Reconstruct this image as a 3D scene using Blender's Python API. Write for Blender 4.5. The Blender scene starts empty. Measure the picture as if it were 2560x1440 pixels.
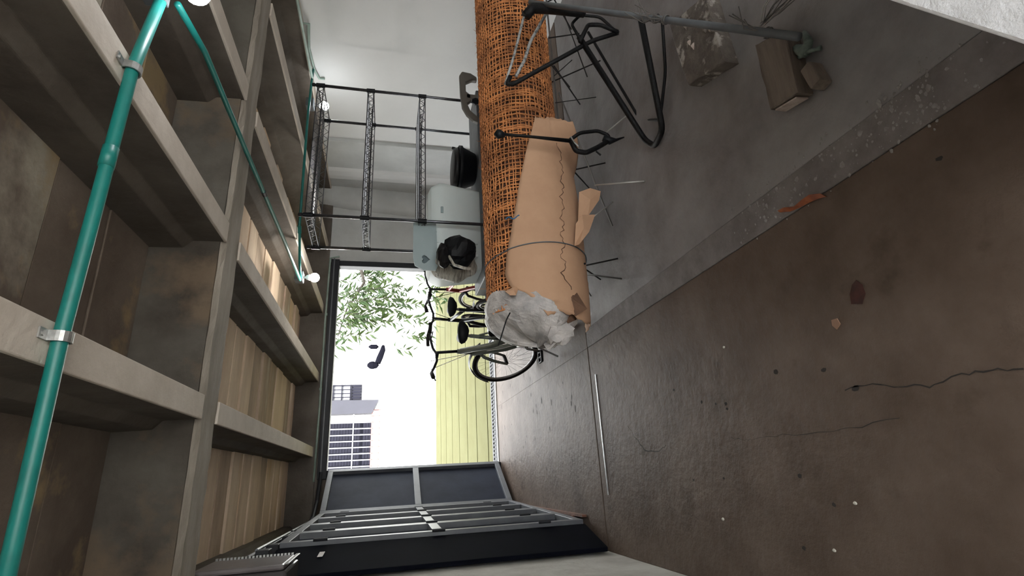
import bpy, bmesh, math, random
import numpy as np
from mathutils import Vector, Matrix
random.seed(7)
sc = bpy.context.scene
C = sc.collection
PI = math.pi

# ------------------------------------------------------------------ camera
F_PX, CAM_H = 1308.0, 1.5
yaw, pit, rol = [math.radians(a) for a in (20.1, 13.2, -1.55)]
FW = np.array([math.sin(yaw)*math.cos(pit), math.cos(yaw)*math.cos(pit), -math.sin(pit)])
_r = np.array([math.cos(yaw), -math.sin(yaw), 0.0]); _d = np.cross(FW, _r)
RT = math.cos(rol)*_r + math.sin(rol)*_d
DN = -math.sin(rol)*_r + math.cos(rol)*_d
CP = np.array([0, 0, CAM_H])
cam = bpy.data.cameras.new('camera'); camo = bpy.data.objects.new('camera', cam); C.objects.link(camo)
cam.sensor_fit = 'HORIZONTAL'; cam.sensor_width = 36.0; cam.lens = 36.0*F_PX/2560.0; cam.clip_start = 0.02; cam.clip_end = 200
# the phone was held sideways: the picture's left is the room's up
camo.matrix_world = Matrix(((DN[0], RT[0], -FW[0], 0), (DN[1], RT[1], -FW[1], 0), (DN[2], RT[2], -FW[2], CAM_H), (0, 0, 0, 1)))
sc.camera = camo

# ------------------------------------------------------------------ world, exposure
w = bpy.data.worlds.new('world'); sc.world = w; w.use_nodes = True
bg = w.node_tree.nodes['Background']; bg.inputs[0].default_value = (0.93, 0.97, 1.0, 1); bg.inputs[1].default_value = 4.0
sl = bpy.data.lights.new('sun', 'SUN'); sl.energy = 16.0; sl.angle = math.radians(2.0); sl.color = (1.0, 0.98, 0.95)
so_ = bpy.data.objects.new('sun', sl); C.objects.link(so_); so_.rotation_euler = Vector((0.12, 0.60, -0.80)).to_track_quat('-Z', 'Y').to_euler()
sc.view_settings.view_transform = 'Standard'; sc.view_settings.look = 'None'
sc.view_settings.exposure = 1.05; sc.view_settings.gamma = 1.0; sc.view_settings.use_curve_mapping = False
sc.cycles.use_denoising = True
LAMP = 40.0

def at(x, y, axis, val):
    """point of the room seen at a picture position, on the plane axis = val"""
    d = RT*((1440-y)-720) + DN*(x-1280) + FW*F_PX
    t = (val-CP[axis])/d[axis]
    return Vector(CP + d*t)

# ------------------------------------------------------------------ materials
def mat(name, col, rough=0.6, metal=0.0, col2=None, scale=4.0, detail=6.0, stretch=(1, 1, 1), bump=0.0, bscale=None,
        lo=0.35, hi=0.65, col3=None, scale3=1.2, lo3=0.5, hi3=0.62, emit=None, spec=None, trans=None, alpha=None, bdist=0.02):
    m = bpy.data.materials.new(name); m.use_nodes = True
    nt = m.node_tree; b = nt.nodes['Principled BSDF']
    b.inputs['Base Color'].default_value = (*col, 1); b.inputs['Roughness'].default_value = rough; b.inputs['Metallic'].default_value = metal
    if spec is not None: b.inputs['Specular IOR Level'].default_value = spec
    if trans: b.inputs['Transmission Weight'].default_value = trans
    if alpha: b.inputs['Alpha'].default_value = alpha
    if emit:
        b.inputs['Emission Color'].default_value = (*emit[0], 1); b.inputs['Emission Strength'].default_value = emit[1]
    if col2 or bump:
        tc = nt.nodes.new('ShaderNodeTexCoord'); mp = nt.nodes.new('ShaderNodeMapping')
        mp.inputs['Scale'].default_value = stretch; nt.links.new(tc.outputs['Object'], mp.inputs[0])
    def noise(s, lo, hi, d=detail):
        n = nt.nodes.new('ShaderNodeTexNoise'); n.inputs['Scale'].default_value = s; n.inputs['Detail'].default_value = d
        n.inputs['Roughness'].default_value = 0.62
        nt.links.new(mp.outputs[0], n.inputs['Vector'])
        r = nt.nodes.new('ShaderNodeMapRange'); r.inputs[1].default_value = lo; r.inputs[2].default_value = hi
        nt.links.new(n.outputs['Fac'], r.inputs[0]); return n, r
    if col2:
        n, r = noise(scale, lo, hi)
        mx = nt.nodes.new('ShaderNodeMix'); mx.data_type = 'RGBA'
        mx.inputs[6].default_value = (*col, 1); mx.inputs[7].default_value = (*col2, 1)
        nt.links.new(r.outputs[0], mx.inputs[0]); out = mx.outputs[2]
        if col3:
            n3, r3 = noise(scale3, lo3, hi3)
            m3 = nt.nodes.new('ShaderNodeMix'); m3.data_type = 'RGBA'; m3.inputs[7].default_value = (*col3, 1)
            nt.links.new(r3.outputs[0], m3.inputs[0]); nt.links.new(out, m3.inputs[6]); out = m3.outputs[2]
        nt.links.new(out, b.inputs['Base Color'])
    if bump:
        n, r = noise(bscale or scale*6, 0.0, 1.0)
        bp = nt.nodes.new('ShaderNodeBump'); bp.inputs['Strength'].default_value = bump; bp.inputs['Distance'].default_value = bdist
        nt.links.new(n.outputs['Fac'], bp.inputs['Height']); nt.links.new(bp.outputs[0], b.inputs['Normal'])
    return m

M = {}
M['floor'] = mat('floor_concrete', (0.150, 0.110, 0.086), 0.55, col2=(0.088, 0.060, 0.043), scale=2.2, col3=(0.062, 0.042, 0.028), scale3=2.6, lo3=0.58, hi3=0.72, bump=0.38, bscale=20, spec=.16)
M['floor_right'] = mat('floor_grey', (0.285, 0.268, 0.268), 0.5, col2=(0.185, 0.168, 0.166), scale=2.5, bump=0.4, bscale=16, spec=.35)
M['floor_strip'] = mat('floor_patch', (0.21, 0.188, 0.18), 0.7, col2=(0.15, 0.13, 0.122), scale=7, lo=.4, hi=.62, bump=.6, bscale=26)
M['crack'] = mat('crack', (0.03, 0.024, 0.02), 0.9)
M['slab'] = mat('ceiling_slab', (0.33, 0.295, 0.235), 0.85, col2=(0.13, 0.10, 0.078), scale=1.7, lo=.42, hi=.56, col3=(0.31, 0.22, 0.115), scale3=1.3, lo3=.57, hi3=.66, bump=.3, bscale=22)
M['board'] = mat('board_marked_concrete', (0.86, 0.69, 0.52), 0.85, col2=(0.62, 0.46, 0.33), scale=1.5, stretch=(0.5, 1.9, 1), lo=.38, hi=.66, col3=(0.66, 0.42, 0.18), scale3=1.4, lo3=.58, hi3=.74, bump=.45, bscale=16)
M['board_b'] = mat('board_marked_concrete_dark', (0.68, 0.53, 0.40), 0.85, col2=(0.33, 0.24, 0.17), scale=1.7, stretch=(0.5, 1.9, 1), col3=(0.70, 0.62, 0.5), scale3=1.7, lo3=.56, hi3=.7, bump=.5, bscale=14)
M['slab_b'] = mat('ceiling_slab_pale', (0.43, 0.39, 0.315), 0.85, col2=(0.25, 0.215, 0.17), scale=1.8, col3=(0.12, 0.09, 0.07), scale3=1.6, lo3=.54, hi3=.6, bump=.3, bscale=22)
M['slab_c'] = mat('ceiling_slab_stained', (0.20, 0.16, 0.125), 0.85, col2=(0.105, 0.078, 0.06), scale=1.6, col3=(0.30, 0.22, 0.12), scale3=1.4, lo3=.55, hi3=.63, bump=.3, bscale=22)
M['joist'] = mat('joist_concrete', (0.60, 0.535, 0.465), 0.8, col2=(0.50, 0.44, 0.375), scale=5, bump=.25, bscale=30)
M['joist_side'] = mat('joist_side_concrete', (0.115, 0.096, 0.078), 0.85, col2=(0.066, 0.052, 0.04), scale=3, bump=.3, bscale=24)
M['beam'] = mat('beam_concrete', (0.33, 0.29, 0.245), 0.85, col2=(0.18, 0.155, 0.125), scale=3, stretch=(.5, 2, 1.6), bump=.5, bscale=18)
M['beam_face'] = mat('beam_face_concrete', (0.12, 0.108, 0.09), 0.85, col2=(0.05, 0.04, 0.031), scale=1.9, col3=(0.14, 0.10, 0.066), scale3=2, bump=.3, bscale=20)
M['lintel'] = mat('lintel_concrete', (0.15, 0.13, 0.11), 0.85, col2=(0.09, 0.075, 0.062), scale=3, bump=.3, bscale=24)
M['plaster'] = mat('white_plaster', (0.68, 0.68, 0.67), 0.75, col2=(0.63, 0.63, 0.62), scale=1.4, bump=.06, bscale=20)
M['plaster2'] = mat('grey_plaster', (0.56, 0.57, 0.56), 0.75, col2=(0.47, 0.48, 0.47), scale=2.4, bump=.15, bscale=14)
M['wall_l'] = mat('left_plaster', (0.60, 0.59, 0.54), 0.8, col2=(0.42, 0.40, 0.36), scale=3, bump=.4, bscale=10)
M['white_block'] = mat('white_paint', (0.92, 0.92, 0.94), 0.7, col2=(0.87, 0.87, 0.89), scale=6, bump=.5, bscale=12)
M['steel'] = mat('dark_steel_paint', (0.022, 0.024, 0.030), 0.5, col2=(0.015, 0.016, 0.020), scale=6, bump=.05, bscale=30, spec=.3)
M['gate'] = mat('gate_grey_paint', (0.13, 0.14, 0.15), 0.42, col2=(0.095, 0.10, 0.115), scale=5, bump=.05, bscale=40)
M['gate_sheet'] = mat('gate_sheet_paint', (0.031, 0.037, 0.055), 0.55, col2=(0.025, 0.029, 0.042), scale=4, bump=.08, bscale=8, spec=.06)
M['gate_dark'] = mat('gate_end_sheet', (0.005, 0.006, 0.011), 0.75, col2=(0.004, 0.005, 0.008), scale=4, bump=.05, spec=.03)
M['rust'] = mat('rusty_iron', (0.20, 0.085, 0.05), 0.75, col2=(0.10, 0.05, 0.035), scale=18, bump=.4, bscale=60)
M['conduit'] = mat('teal_conduit', (0.008, 0.19, 0.165), 0.42, col2=(0.008, 0.15, 0.13), scale=7)
M['conduit_pale'] = mat('pale_green_conduit', (0.36, 0.46, 0.40), 0.45, col2=(0.24, 0.32, 0.28), scale=9)
M['zinc'] = mat('zinc', (0.55, 0.55, 0.54), 0.4, 0.8, col2=(0.32, 0.32, 0.31), scale=20)
M['box'] = mat('junction_box', (0.10, 0.11, 0.12), 0.6)
M['lamp_white'] = mat('lamp_white_plastic', (0.8, 0.8, 0.8), 0.4)
M['glow'] = mat('lamp_glow', (1, 1, 1), 0.4, emit=((0.93, 0.97, 1.0), LAMP))
M['glow_strong'] = mat('lamp_glow_strong', (1, 1, 1), 0.4, emit=((1.0, 0.96, 0.9), LAMP*3.2))
M['glow_soft'] = mat('lamp_glow_soft', (1, 1, 1), 0.4, emit=((0.93, 0.97, 1.0), LAMP*.7))
M['chrome'] = mat('rack_chrome', (0.13, 0.135, 0.15), 0.3, 0.8, col2=(0.08, 0.082, 0.09), scale=30)
M['black'] = mat('black_plastic', (0.006, 0.007, 0.009), 0.55, spec=.25)
M['black_gloss'] = mat('black_gloss_paint', (0.006, 0.006, 0.008), 0.4, col2=(0.012, 0.012, 0.012), scale=20, spec=.3)
M['rod'] = mat('black_rod_paint', (0.004, 0.004, 0.005), 0.42, col2=(0.010, 0.010, 0.010), scale=60, bump=.3, bscale=120, spec=.22)
M['rod_white'] = mat('bare_rod_metal', (0.42, 0.42, 0.41), 0.5, 0.3, col2=(0.16, 0.16, 0.16), scale=35, lo=.5, hi=.6)
M['wire'] = mat('thin_grey_wire', (0.20, 0.19, 0.18), 0.4, 0.6)
M['wire_dark'] = mat('thin_dark_wire', (0.02, 0.018, 0.017), 0.55, 0.0, spec=.2)
M['wire_light'] = mat('thin_bright_wire', (0.48, 0.46, 0.43), 0.4, 0.5)
M['strand'] = mat('jute_strand', (0.74, 0.30, 0.105), 0.85, col2=(0.34, 0.13, 0.05), scale=6, lo=.38, hi=.62)
M['roll_core'] = mat('jute_core', (0.13, 0.052, 0.024), 0.95, col2=(0.05, 0.022, 0.013), scale=12, bump=.4, bscale=80)
M['cardboard'] = mat('tan_cardboard', (0.60, 0.365, 0.225), 0.75, col2=(0.52, 0.305, 0.185), scale=3, bump=.12, bscale=9)
M['card_dark'] = mat('brown_cardboard', (0.20, 0.105, 0.062), 0.85, col2=(0.12, 0.065, 0.04), scale=7, bump=.2)
M['string'] = mat('blue_grey_string', (0.09, 0.12, 0.15), 0.8)
M['string_blue'] = mat('blue_string', (0.03, 0.12, 0.25), 0.7)
M['bag'] = mat('white_film', (0.72, 0.67, 0.64), 0.42, col2=(0.33, 0.31, 0.30), scale=5, bump=.5, bscale=12, bdist=.04)
M['bag2'] = mat('cream_bag', (0.62, 0.60, 0.52), 0.5, col2=(0.30, 0.28, 0.24), scale=9, stretch=(1, 1, 6), lo=.45, hi=.58, bump=.5, bscale=10, bdist=.03)
M['tub'] = mat('pale_plastic_tub', (0.70, 0.77, 0.76), 0.45, col2=(0.65, 0.72, 0.71), scale=2)
M['lid'] = mat('blue_grey_plastic', (0.36, 0.44, 0.45), 0.5, col2=(0.31, 0.385, 0.395), scale=3)
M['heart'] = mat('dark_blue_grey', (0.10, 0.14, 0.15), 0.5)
M['lamp_black'] = mat('matte_black_iron', (0.004, 0.004, 0.006), 0.9, spec=0.0)
M['taupe'] = mat('taupe_plastic', (0.13, 0.118, 0.098), 0.5)
M['shelf_grey'] = mat('grey_sheet', (0.13, 0.14, 0.15), 0.5, col2=(0.09, 0.097, 0.105), scale=8)
M['stone'] = mat('rough_mortar', (0.17, 0.145, 0.125), 0.9, col2=(0.10, 0.082, 0.07), scale=14, col3=(0.42, 0.38, 0.34), scale3=11, lo3=.56, hi3=.64, bump=.8, bscale=20, bdist=.03)
M['wood'] = mat('weathered_wood', (0.21, 0.17, 0.135), 0.85, col2=(0.13, 0.10, 0.08), scale=8, stretch=(.4, 3, 3), bump=.4, bscale=30)
M['wood_end'] = mat('pale_sawn_end', (0.50, 0.42, 0.37), 0.85, col2=(0.32, 0.24, 0.2), scale=20)
M['verdigris'] = mat('green_brass', (0.19, 0.235, 0.20), 0.6, 0.3, col2=(0.10, 0.13, 0.11), scale=30)
M['leaf_dry'] = mat('dry_leaf', (0.33, 0.085, 0.018), 0.6, col2=(0.17, 0.04, 0.012), scale=25)
M['leaf_red'] = mat('dark_red_scrap', (0.06, 0.015, 0.009), 0.85, col2=(0.032, 0.011, 0.007), scale=25)
M['chip'] = mat('tan_chip', (0.30, 0.17, 0.11), 0.8)
M['pebble'] = mat('pale_pebble', (0.55, 0.52, 0.45), 0.8)
M['crumb'] = mat('mortar_crumb', (0.36, 0.34, 0.325), 0.9, col2=(0.24, 0.22, 0.21), scale=40)
M['rubber'] = mat('tyre_rubber', (0.010, 0.009, 0.009), 0.75, col2=(0.018, 0.016, 0.015), scale=30, spec=.2)
M['bike_green'] = mat('grey_green_paint', (0.22, 0.245, 0.21), 0.4, col2=(0.16, 0.18, 0.155), scale=10)
M['bike_black'] = mat('bike_black_paint', (0.010, 0.011, 0.013), 0.4, spec=.3)
M['bike_red'] = mat('bike_red_paint', (0.30, 0.035, 0.03), 0.35)
M['alu'] = mat('alu', (0.40, 0.40, 0.40), 0.4, 0.8)
M['ramp'] = mat('yellow_ramp_concrete', (0.122, 0.118, 0.054), 0.9, col2=(0.106, 0.10, 0.043), scale=2, bump=.2, bscale=20, spec=.1)
M['street'] = mat('pale_street', (0.6, 0.6, 0.58), 0.9, col2=(0.52, 0.52, 0.5), scale=2)
M['kerb'] = mat('kerb_stone', (0.42, 0.42, 0.36), 0.9, col2=(0.30, 0.31, 0.25), scale=4, bump=.4, bscale=10)
M['facade'] = mat('white_facade', (0.80, 0.80, 0.79), 0.85, col2=(0.76, 0.76, 0.75), scale=1)
M['facade_grey'] = mat('grey_facade', (0.020, 0.020, 0.028), 0.9, col2=(0.017, 0.017, 0.023), scale=3)
M['shutter'] = mat('dark_shutter', (0.011, 0.011, 0.017), 0.9, col2=(0.009, 0.009, 0.014), scale=6, spec=.1)
M['bar_white'] = mat('white_bar', (0.115, 0.115, 0.13), 0.5)
M['bar_red'] = mat('red_oxide_bar', (0.13, 0.055, 0.05), 0.6)
M['pane'] = mat('window_pane', (0.13, 0.13, 0.14), 0.15, col2=(0.10, 0.10, 0.115), scale=3)
M['leaf'] = mat('green_leaf', (0.036, 0.075, 0.020), 0.5, col2=(0.075, 0.11, 0.027), scale=5, lo=.4, hi=.6)
M['bark'] = mat('bark', (0.10, 0.085, 0.07), 0.9, col2=(0.06, 0.05, 0.04), scale=9, bump=.5)
M['grate'] = mat('drain_iron', (0.012, 0.012, 0.016), 0.6, spec=.2)
M['grate_light'] = mat('drain_bar', (0.16, 0.16, 0.15), 0.6)
M['sticker'] = mat('white_sticker', (0.7, 0.66, 0.64), 0.5)
M['sticker_red'] = mat('red_print', (0.4, 0.05, 0.04), 0.5)
M['meter'] = mat('dark_meter_casing', (0.05, 0.043, 0.045), 0.32, col2=(0.035, 0.03, 0.03), scale=5)
M['meter_face'] = mat('brown_grey_cover', (0.16, 0.145, 0.145), 0.35, col2=(0.12, 0.105, 0.105), scale=6)

# ------------------------------------------------------------------ mesh helpers
ORG = {}
class MB:
    def __init__(s): s.v = []; s.f = []
    def add(s, vs, fs):
        o = len(s.v); s.v += [tuple(p) for p in vs]; s.f += [tuple(i+o for i in f) for f in fs]; return s
    def box(s, a, b):
        x0, y0, z0 = a; x1, y1, z1 = b
        return s.add([(x0,y0,z0),(x1,y0,z0),(x1,y1,z0),(x0,y1,z0),(x0,y0,z1),(x1,y0,z1),(x1,y1,z1),(x0,y1,z1)],
                     [(0,3,2,1),(4,5,6,7),(0,1,5,4),(1,2,6,5),(2,3,7,6),(3,0,4,7)])
    def obox(s, c, ax, ay, az):
        c, ax, ay, az = map(Vector, (c, ax, ay, az))
        vs = [c+ax*i+ay*j+az*k for k in (-1, 1) for i, j in ((-1,-1),(1,-1),(1,1),(-1,1))]
        return s.add(vs, [(0,3,2,1),(4,5,6,7),(0,1,5,4),(1,2,6,5),(2,3,7,6),(3,0,4,7)])
    def prism(s, poly, ext):
        """poly: list of 3d points (planar), extruded by vector ext"""
        n = len(poly); e = Vector(ext); p = [Vector(q) for q in poly]
        return s.add(p+[q+e for q in p], [tuple(range(n))[::-1], tuple(range(n, 2*n))]+[(i, (i+1) % n, n+(i+1) % n, n+i) for i in range(n)])
    def tube(s, pts, r, n=8, caps=True, closed=False):
        P = [Vector(p) for p in pts]; m = len(P); rs = r if isinstance(r, (list, tuple)) else [r]*m
        up = None; vs = []
        for i, p in enumerate(P):
            if closed: t = (P[(i+1) % m]-P[i-1])
            else: t = P[min(i+1, m-1)]-P[max(i-1, 0)]
            t = t.normalized() if t.length > 1e-9 else Vector((0, 0, 1))
            if up is None: up = t.orthogonal().normalized()
            u = up-t*up.dot(t)
            if u.length < 1e-5: u = t.orthogonal()
            u.normalize(); up = u; v = t.cross(u)
            vs += [p+(u*math.cos(2*PI*k/n)+v*math.sin(2*PI*k/n))*rs[i] for k in range(n)]
        fs = [(i*n+k, i*n+(k+1) % n, ((i+1) % m)*n+(k+1) % n, ((i+1) % m)*n+k) for i in range(m if closed else m-1) for k in range(n)]
        if caps and not closed: fs += [tuple(range(n))[::-1], tuple(range((m-1)*n, m*n))]
        return s.add(vs, fs)
    def lathe(s, prof, c=(0, 0, 0), ax=(0, 0, 1), n=20):
        """prof: (radius, height) along axis ax from c"""
        a = Vector(ax).normalized(); u = a.orthogonal().normalized(); v = a.cross(u); c = Vector(c); vs = []
        for r, h in prof: vs += [c+a*h+(u*math.cos(2*PI*k/n)+v*math.sin(2*PI*k/n))*r for k in range(n)]
        m = len(prof)
        fs = [(i*n+k, i*n+(k+1) % n, (i+1)*n+(k+1) % n, (i+1)*n+k) for i in range(m-1) for k in range(n)]
        fs += [tuple(range(n))[::-1], tuple(range((m-1)*n, m*n))]
        return s.add(vs, fs)
    def build(s, name, m, parent=None, smooth=False, bevel=0.0, local=False):
        me = bpy.data.meshes.new(name)
        o = ORG.get(parent.name, Vector((0, 0, 0))) if (parent and not local) else Vector((0, 0, 0))
        me.from_pydata([(p[0]-o[0], p[1]-o[1], p[2]-o[2]) for p in s.v], [], s.f)
        me.materials.append(M[m] if isinstance(m, str) else m)
        b = bmesh.new(); b.from_mesh(me); bmesh.ops.recalc_face_normals(b, faces=b.faces); b.to_mesh(me); b.free()
        if smooth: me.polygons.foreach_set('use_smooth', [True]*len(me.polygons))
        me.update()
        ob = bpy.data.objects.new(name, me); C.objects.link(ob)
        if parent: ob.parent = parent; ORG[ob.name] = o
        if bevel:
            bv = ob.modifiers.new('bevel', 'BEVEL'); bv.width = bevel; bv.segments = 2; bv.limit_method = 'ANGLE'
        return ob

def tag(o, label, cat, group=None):
    o['label'] = label; o['category'] = cat
    if group: o['group'] = group
    return o
def struct(o): o['kind'] = 'structure'; return o
def stuff(o): o['kind'] = 'stuff'; return o
def thing(name, label, cat, loc=(0, 0, 0), group=None):
    o = bpy.data.objects.new(name, None); C.objects.link(o); o.location = loc; o.empty_display_size = .1
    ORG[o.name] = Vector(loc); return tag(o, label, cat, group)
def sempty(name, loc=(0, 0, 0)):
    o = bpy.data.objects.new(name, None); C.objects.link(o); o.location = loc; ORG[o.name] = Vector(loc); return struct(o)
def loft(rings, cap0=True, cap1=True):
    n = len(rings[0]); b = MB(); fs = [(i*n+k, i*n+(k+1) % n, (i+1)*n+(k+1) % n, (i+1)*n+k) for i in range(len(rings)-1) for k in range(n)]
    if cap0: fs.append(tuple(range(n))[::-1])
    if cap1: fs.append(tuple(range((len(rings)-1)*n, len(rings)*n)))
    return b.add([p for r_ in rings for p in r_], fs)
def jit(a): return random.uniform(-a, a)
def inst(ob, name, parent, loc):
    c = bpy.data.objects.new(name, ob.data); C.objects.link(c); c.parent = parent; c.location = loc; return c

# ------------------------------------------------------------------ the room
XL, XR, YB, YD, YO = -0.53, 4.15, -2.2, 7.2, 7.42     # left wall, right wall, back wall, door wall (in / out)
ZJ, ZS1, ZS2 = 2.37, 2.72, 2.64                      # underside of joists, slab near the camera, slab by the door
DX0, DX1, DZ = 0.16, 2.88, 2.19                      # door opening

# floor: slabs with joints between them
floor = struct(MB().box((XL-.2, YB-.2, -.12), (XR+.2, YO, -.012)).build('floor', 'crack'))
def slab(x0, x1, y0, y1, m, z=0.0): return MB().box((x0, y0, -.05), (x1, y1, z)).build('floor_slab', m, floor, bevel=.004)
JX, JX2, JY = .886, 1.03, 3.715
slab(XL, JX-.0015, YB, JY-.006, 'floor'); slab(XL, JX-.0015, JY+.006, YD+.02, 'floor')
slab(JX2+.001, XR, YB, JY-.006, 'floor_right'); slab(JX-.0015, XR, JY+.006, YD+.02, 'floor')
slab(JX, JX2, YB, JY-.006, 'floor_strip', .003)
def ground_line(name, pts, wd, m, parent, z=.0012):
    b = MB(); P = [Vector((p[0], p[1], z)) for p in pts]; L = []
    for i, p in enumerate(P):
        t = (P[min(i+1, len(P)-1)]-P[max(i-1, 0)]).normalized(); n_ = Vector((-t.y, t.x, 0))*wd*(.35+random.random()*.65)
        L += [p+n_, p-n_]
    b.add(L, [(2*i, 2*i+1, 2*i+3, 2*i+2) for i in range(len(P)-1)]); return b.build(name, m, parent)
def fl(*px_, k=4, j=.006):
    P = [at(x, y, 2, 0) for x, y in px_]; out = []
    for a, b in zip(P, P[1:]):
        for i in range(k): out.append(a.lerp(b, i/k)+Vector((jit(j), jit(j), 0)))
    return out+[P[-1]]
ground_line('crack', fl((2110, 975), (2180, 955), (2250, 968), (2320, 966), (2400, 935), (2480, 925), (2560, 922)), .0026, 'crack', floor)
ground_line('crack', fl((1830, 1096), (1860, 1099), (1880, 1100), (1960, 1088), (2080, 1077), (2130, 1070), (2250, 1045)), .0014, 'crack', floor)
ground_line('crack', fl((1568, 1063), (1592, 1098), (1612, 1125), (1650, 1130), (1665, 1112)), .003, 'crack', floor)
ground_line('crack', fl((1652, 1318), (1665, 1335), (1672, 1362)), .0015, 'crack', floor)
for x, y, r in [(2348, 397, .008), (1852, 563, .011), (1815, 1010, .010), (1818, 1022, .007), (2000, 1190, .009), (2085, 1262, .008), (1755, 1005, .008), (1685, 975, .008),
                (1810, 1195, .007), (2140, 972, .012), (1940, 930, .014), (2010, 1370, .009), (1735, 1200, .006), (2060, 925, .010), (1790, 1010, .006)]:
    p = at(x, y, 2, 0); n = 7
    MB().add([(p.x+r*(.6+random.random()*.6)*math.cos(2*PI*i/n), p.y+1.3*r*(.6+random.random()*.6)*math.sin(2*PI*i/n), .0012) for i in range(n)], [tuple(range(n))]).build('floor_pit', 'crack', floor)
for i in range(110):     # small pits thick near the door
    x, y = random.uniform(0.0, 2.6), random.uniform(4.0, 7.0)
    r = random.uniform(.004, .011); s_ = random.uniform(1.5, 4); n = 6
    MB().add([(x+r*s_*(.7+random.random()*.5)*math.cos(2*PI*k/n), y+r*(.7+random.random()*.5)*math.sin(2*PI*k/n), .0012) for k in range(n)], [tuple(range(n))]).build('floor_pit', 'crack', floor)
# thin steel strip in the cross joint
tag(MB().box((-.17, 3.60, 0), (.66, 3.612, .006)).build('metal_strip', 'zinc'), 'thin bare metal strip lying along the cross joint of the floor', 'metal strip')

# walls
struct(MB().box((XL-.2, YB-.2, -.12), (XL, YO, 2.9)).build('wall_left', 'wall_l'))
# unseen back opening and walled yard, added to light the fronts of things
wb_ = struct(MB().box((XL-.2, YB-.2, 2.36), (XR+.2, YB, 2.97)).build('wall_back', 'plaster'))
MB().box((XL-.2, YB-.2, -.12), (XL+.12, YB, 2.36)).build('back_pier', 'plaster', wb_)
MB().box((2.2, YB-.2, -.12), (XR+.2, YB, 2.36)).build('back_pier', 'plaster', wb_)
yd_ = struct(MB().box((-4, -8.2, -.2), (8, YB-.2, -.02)).build('unseen_yard_ground', 'street'))
MB().box((-4, -8.4, -.2), (8, -8.2, 2.2)).build('unseen_yard_wall', 'facade', yd_)
wr = struct(MB().box((XR, YB-.2, -.12), (XR+.2, YO, 2.9)).build('wall_right', 'plaster'))
# right wall steps forward by the door: a shallow pier and a rounded pale strip
MB().box((XR-.05, 5.95, 0), (XR+.01, YD, ZS2)).build('wall_pier', 'plaster2', wr, bevel=.012)
MB().prism([(XR-.05+.0, 6.56, 0), (XR-.085, 6.60, 0), (XR-.095, 6.70, 0), (XR-.085, 6.80, 0), (XR-.05, 6.86, 0)], (0, 0, ZS2)).build('wall_rib', 'plaster', wr)
wf = struct(MB().box((DX1+.07, YD, -.02), (XR+.2, YO, ZS2+.2)).build('wall_front', 'plaster2'))
MB().box((XL-.2, YD, -.02), (DX0-.06, YO, ZS2+.2)).build('wall_return', 'lintel', wf)
MB().box((DX0-.06, YD, DZ+.09), (DX1+.07, YO, ZS2+.2)).build('lintel', 'lintel', wf)
MB().box((XL, YD-.03, DZ+.14), (3.93, YD+.01, ZS2+.1)).build('lintel_face', 'lintel', wf)
# plaster swelling in the corner, tapering downwards
bl = MB(); cols = []
for i in range(13):
    t = i/12; z = 2.62-2.2*t; xc = 4.05-.12*t; wd = .20+.04*math.sin(t*3); dp = .13*(1-t)**.5+.02
    cols.append([(xc+wd*math.cos(PI*k/8), YD-dp*math.sin(PI*k/8)+.02*(k in (0, 8)), z+.02*math.sin(k*2.1+i)) for k in range(9)])
bl.add([p for c_ in cols for p in c_], [(i*9+k, i*9+k+1, i*9+10+k, i*9+9+k) for i in range(12) for k in range(8)]+[tuple(range(9))])
bl.build('plaster_swelling', 'plaster2', wf, smooth=True)

struct(MB().box((-9, YB-.2, 2.975), (13, YO, 11.0)).build('sun_block_storey', 'facade'))  # unseen upper storey, added to keep the sun off the ramp
# ceiling: slab, boards, joists and drop beam
ceil = struct(MB().box((XL-.2, YB-.2, ZS1+.04), (XR+.2, YO, ZS1+.25)).build('ceiling', 'lintel'))
BY0, BY1 = 2.83, 3.10
JXS = [-.545, .385, 1.315, 2.245, 3.175, 4.105]
def joist(x, y0, y1, zt):
    hw = .058
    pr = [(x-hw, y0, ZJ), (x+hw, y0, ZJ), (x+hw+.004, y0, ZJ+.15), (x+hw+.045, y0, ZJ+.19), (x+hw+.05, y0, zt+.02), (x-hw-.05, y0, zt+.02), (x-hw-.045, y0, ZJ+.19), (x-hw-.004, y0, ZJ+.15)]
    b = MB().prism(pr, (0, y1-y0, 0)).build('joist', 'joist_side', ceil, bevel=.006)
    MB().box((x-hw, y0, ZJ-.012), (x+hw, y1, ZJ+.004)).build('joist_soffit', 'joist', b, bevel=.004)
for k, x in enumerate(JXS):
    joist(x, YB, BY0+.01, ZS1); joist(x, BY1-.01, YD-.005, ZS2)
rings = []
for i in range(61):
    x = XL+(XR-XL)*i/60; e = lambda k: k*(random.random()**2)
    rings.append([(x, BY0+.010+e(.018), ZJ+.012+jit(.006)), (x, BY0+.024+e(.02), ZJ-.006+jit(.003)), (x, BY1-.03+jit(.006), ZJ-.006+jit(.003)), (x, BY1-.004-e(.02), ZJ+.014+e(.014)), (x, BY1, ZS1+.05), (x, BY0+.012, ZS1+.05)])
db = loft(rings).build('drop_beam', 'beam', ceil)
MB().box((XL, BY0, ZJ+.02), (XR, BY0+.02, ZS1+.05)).build('beam_face', 'beam_face', db)
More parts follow.
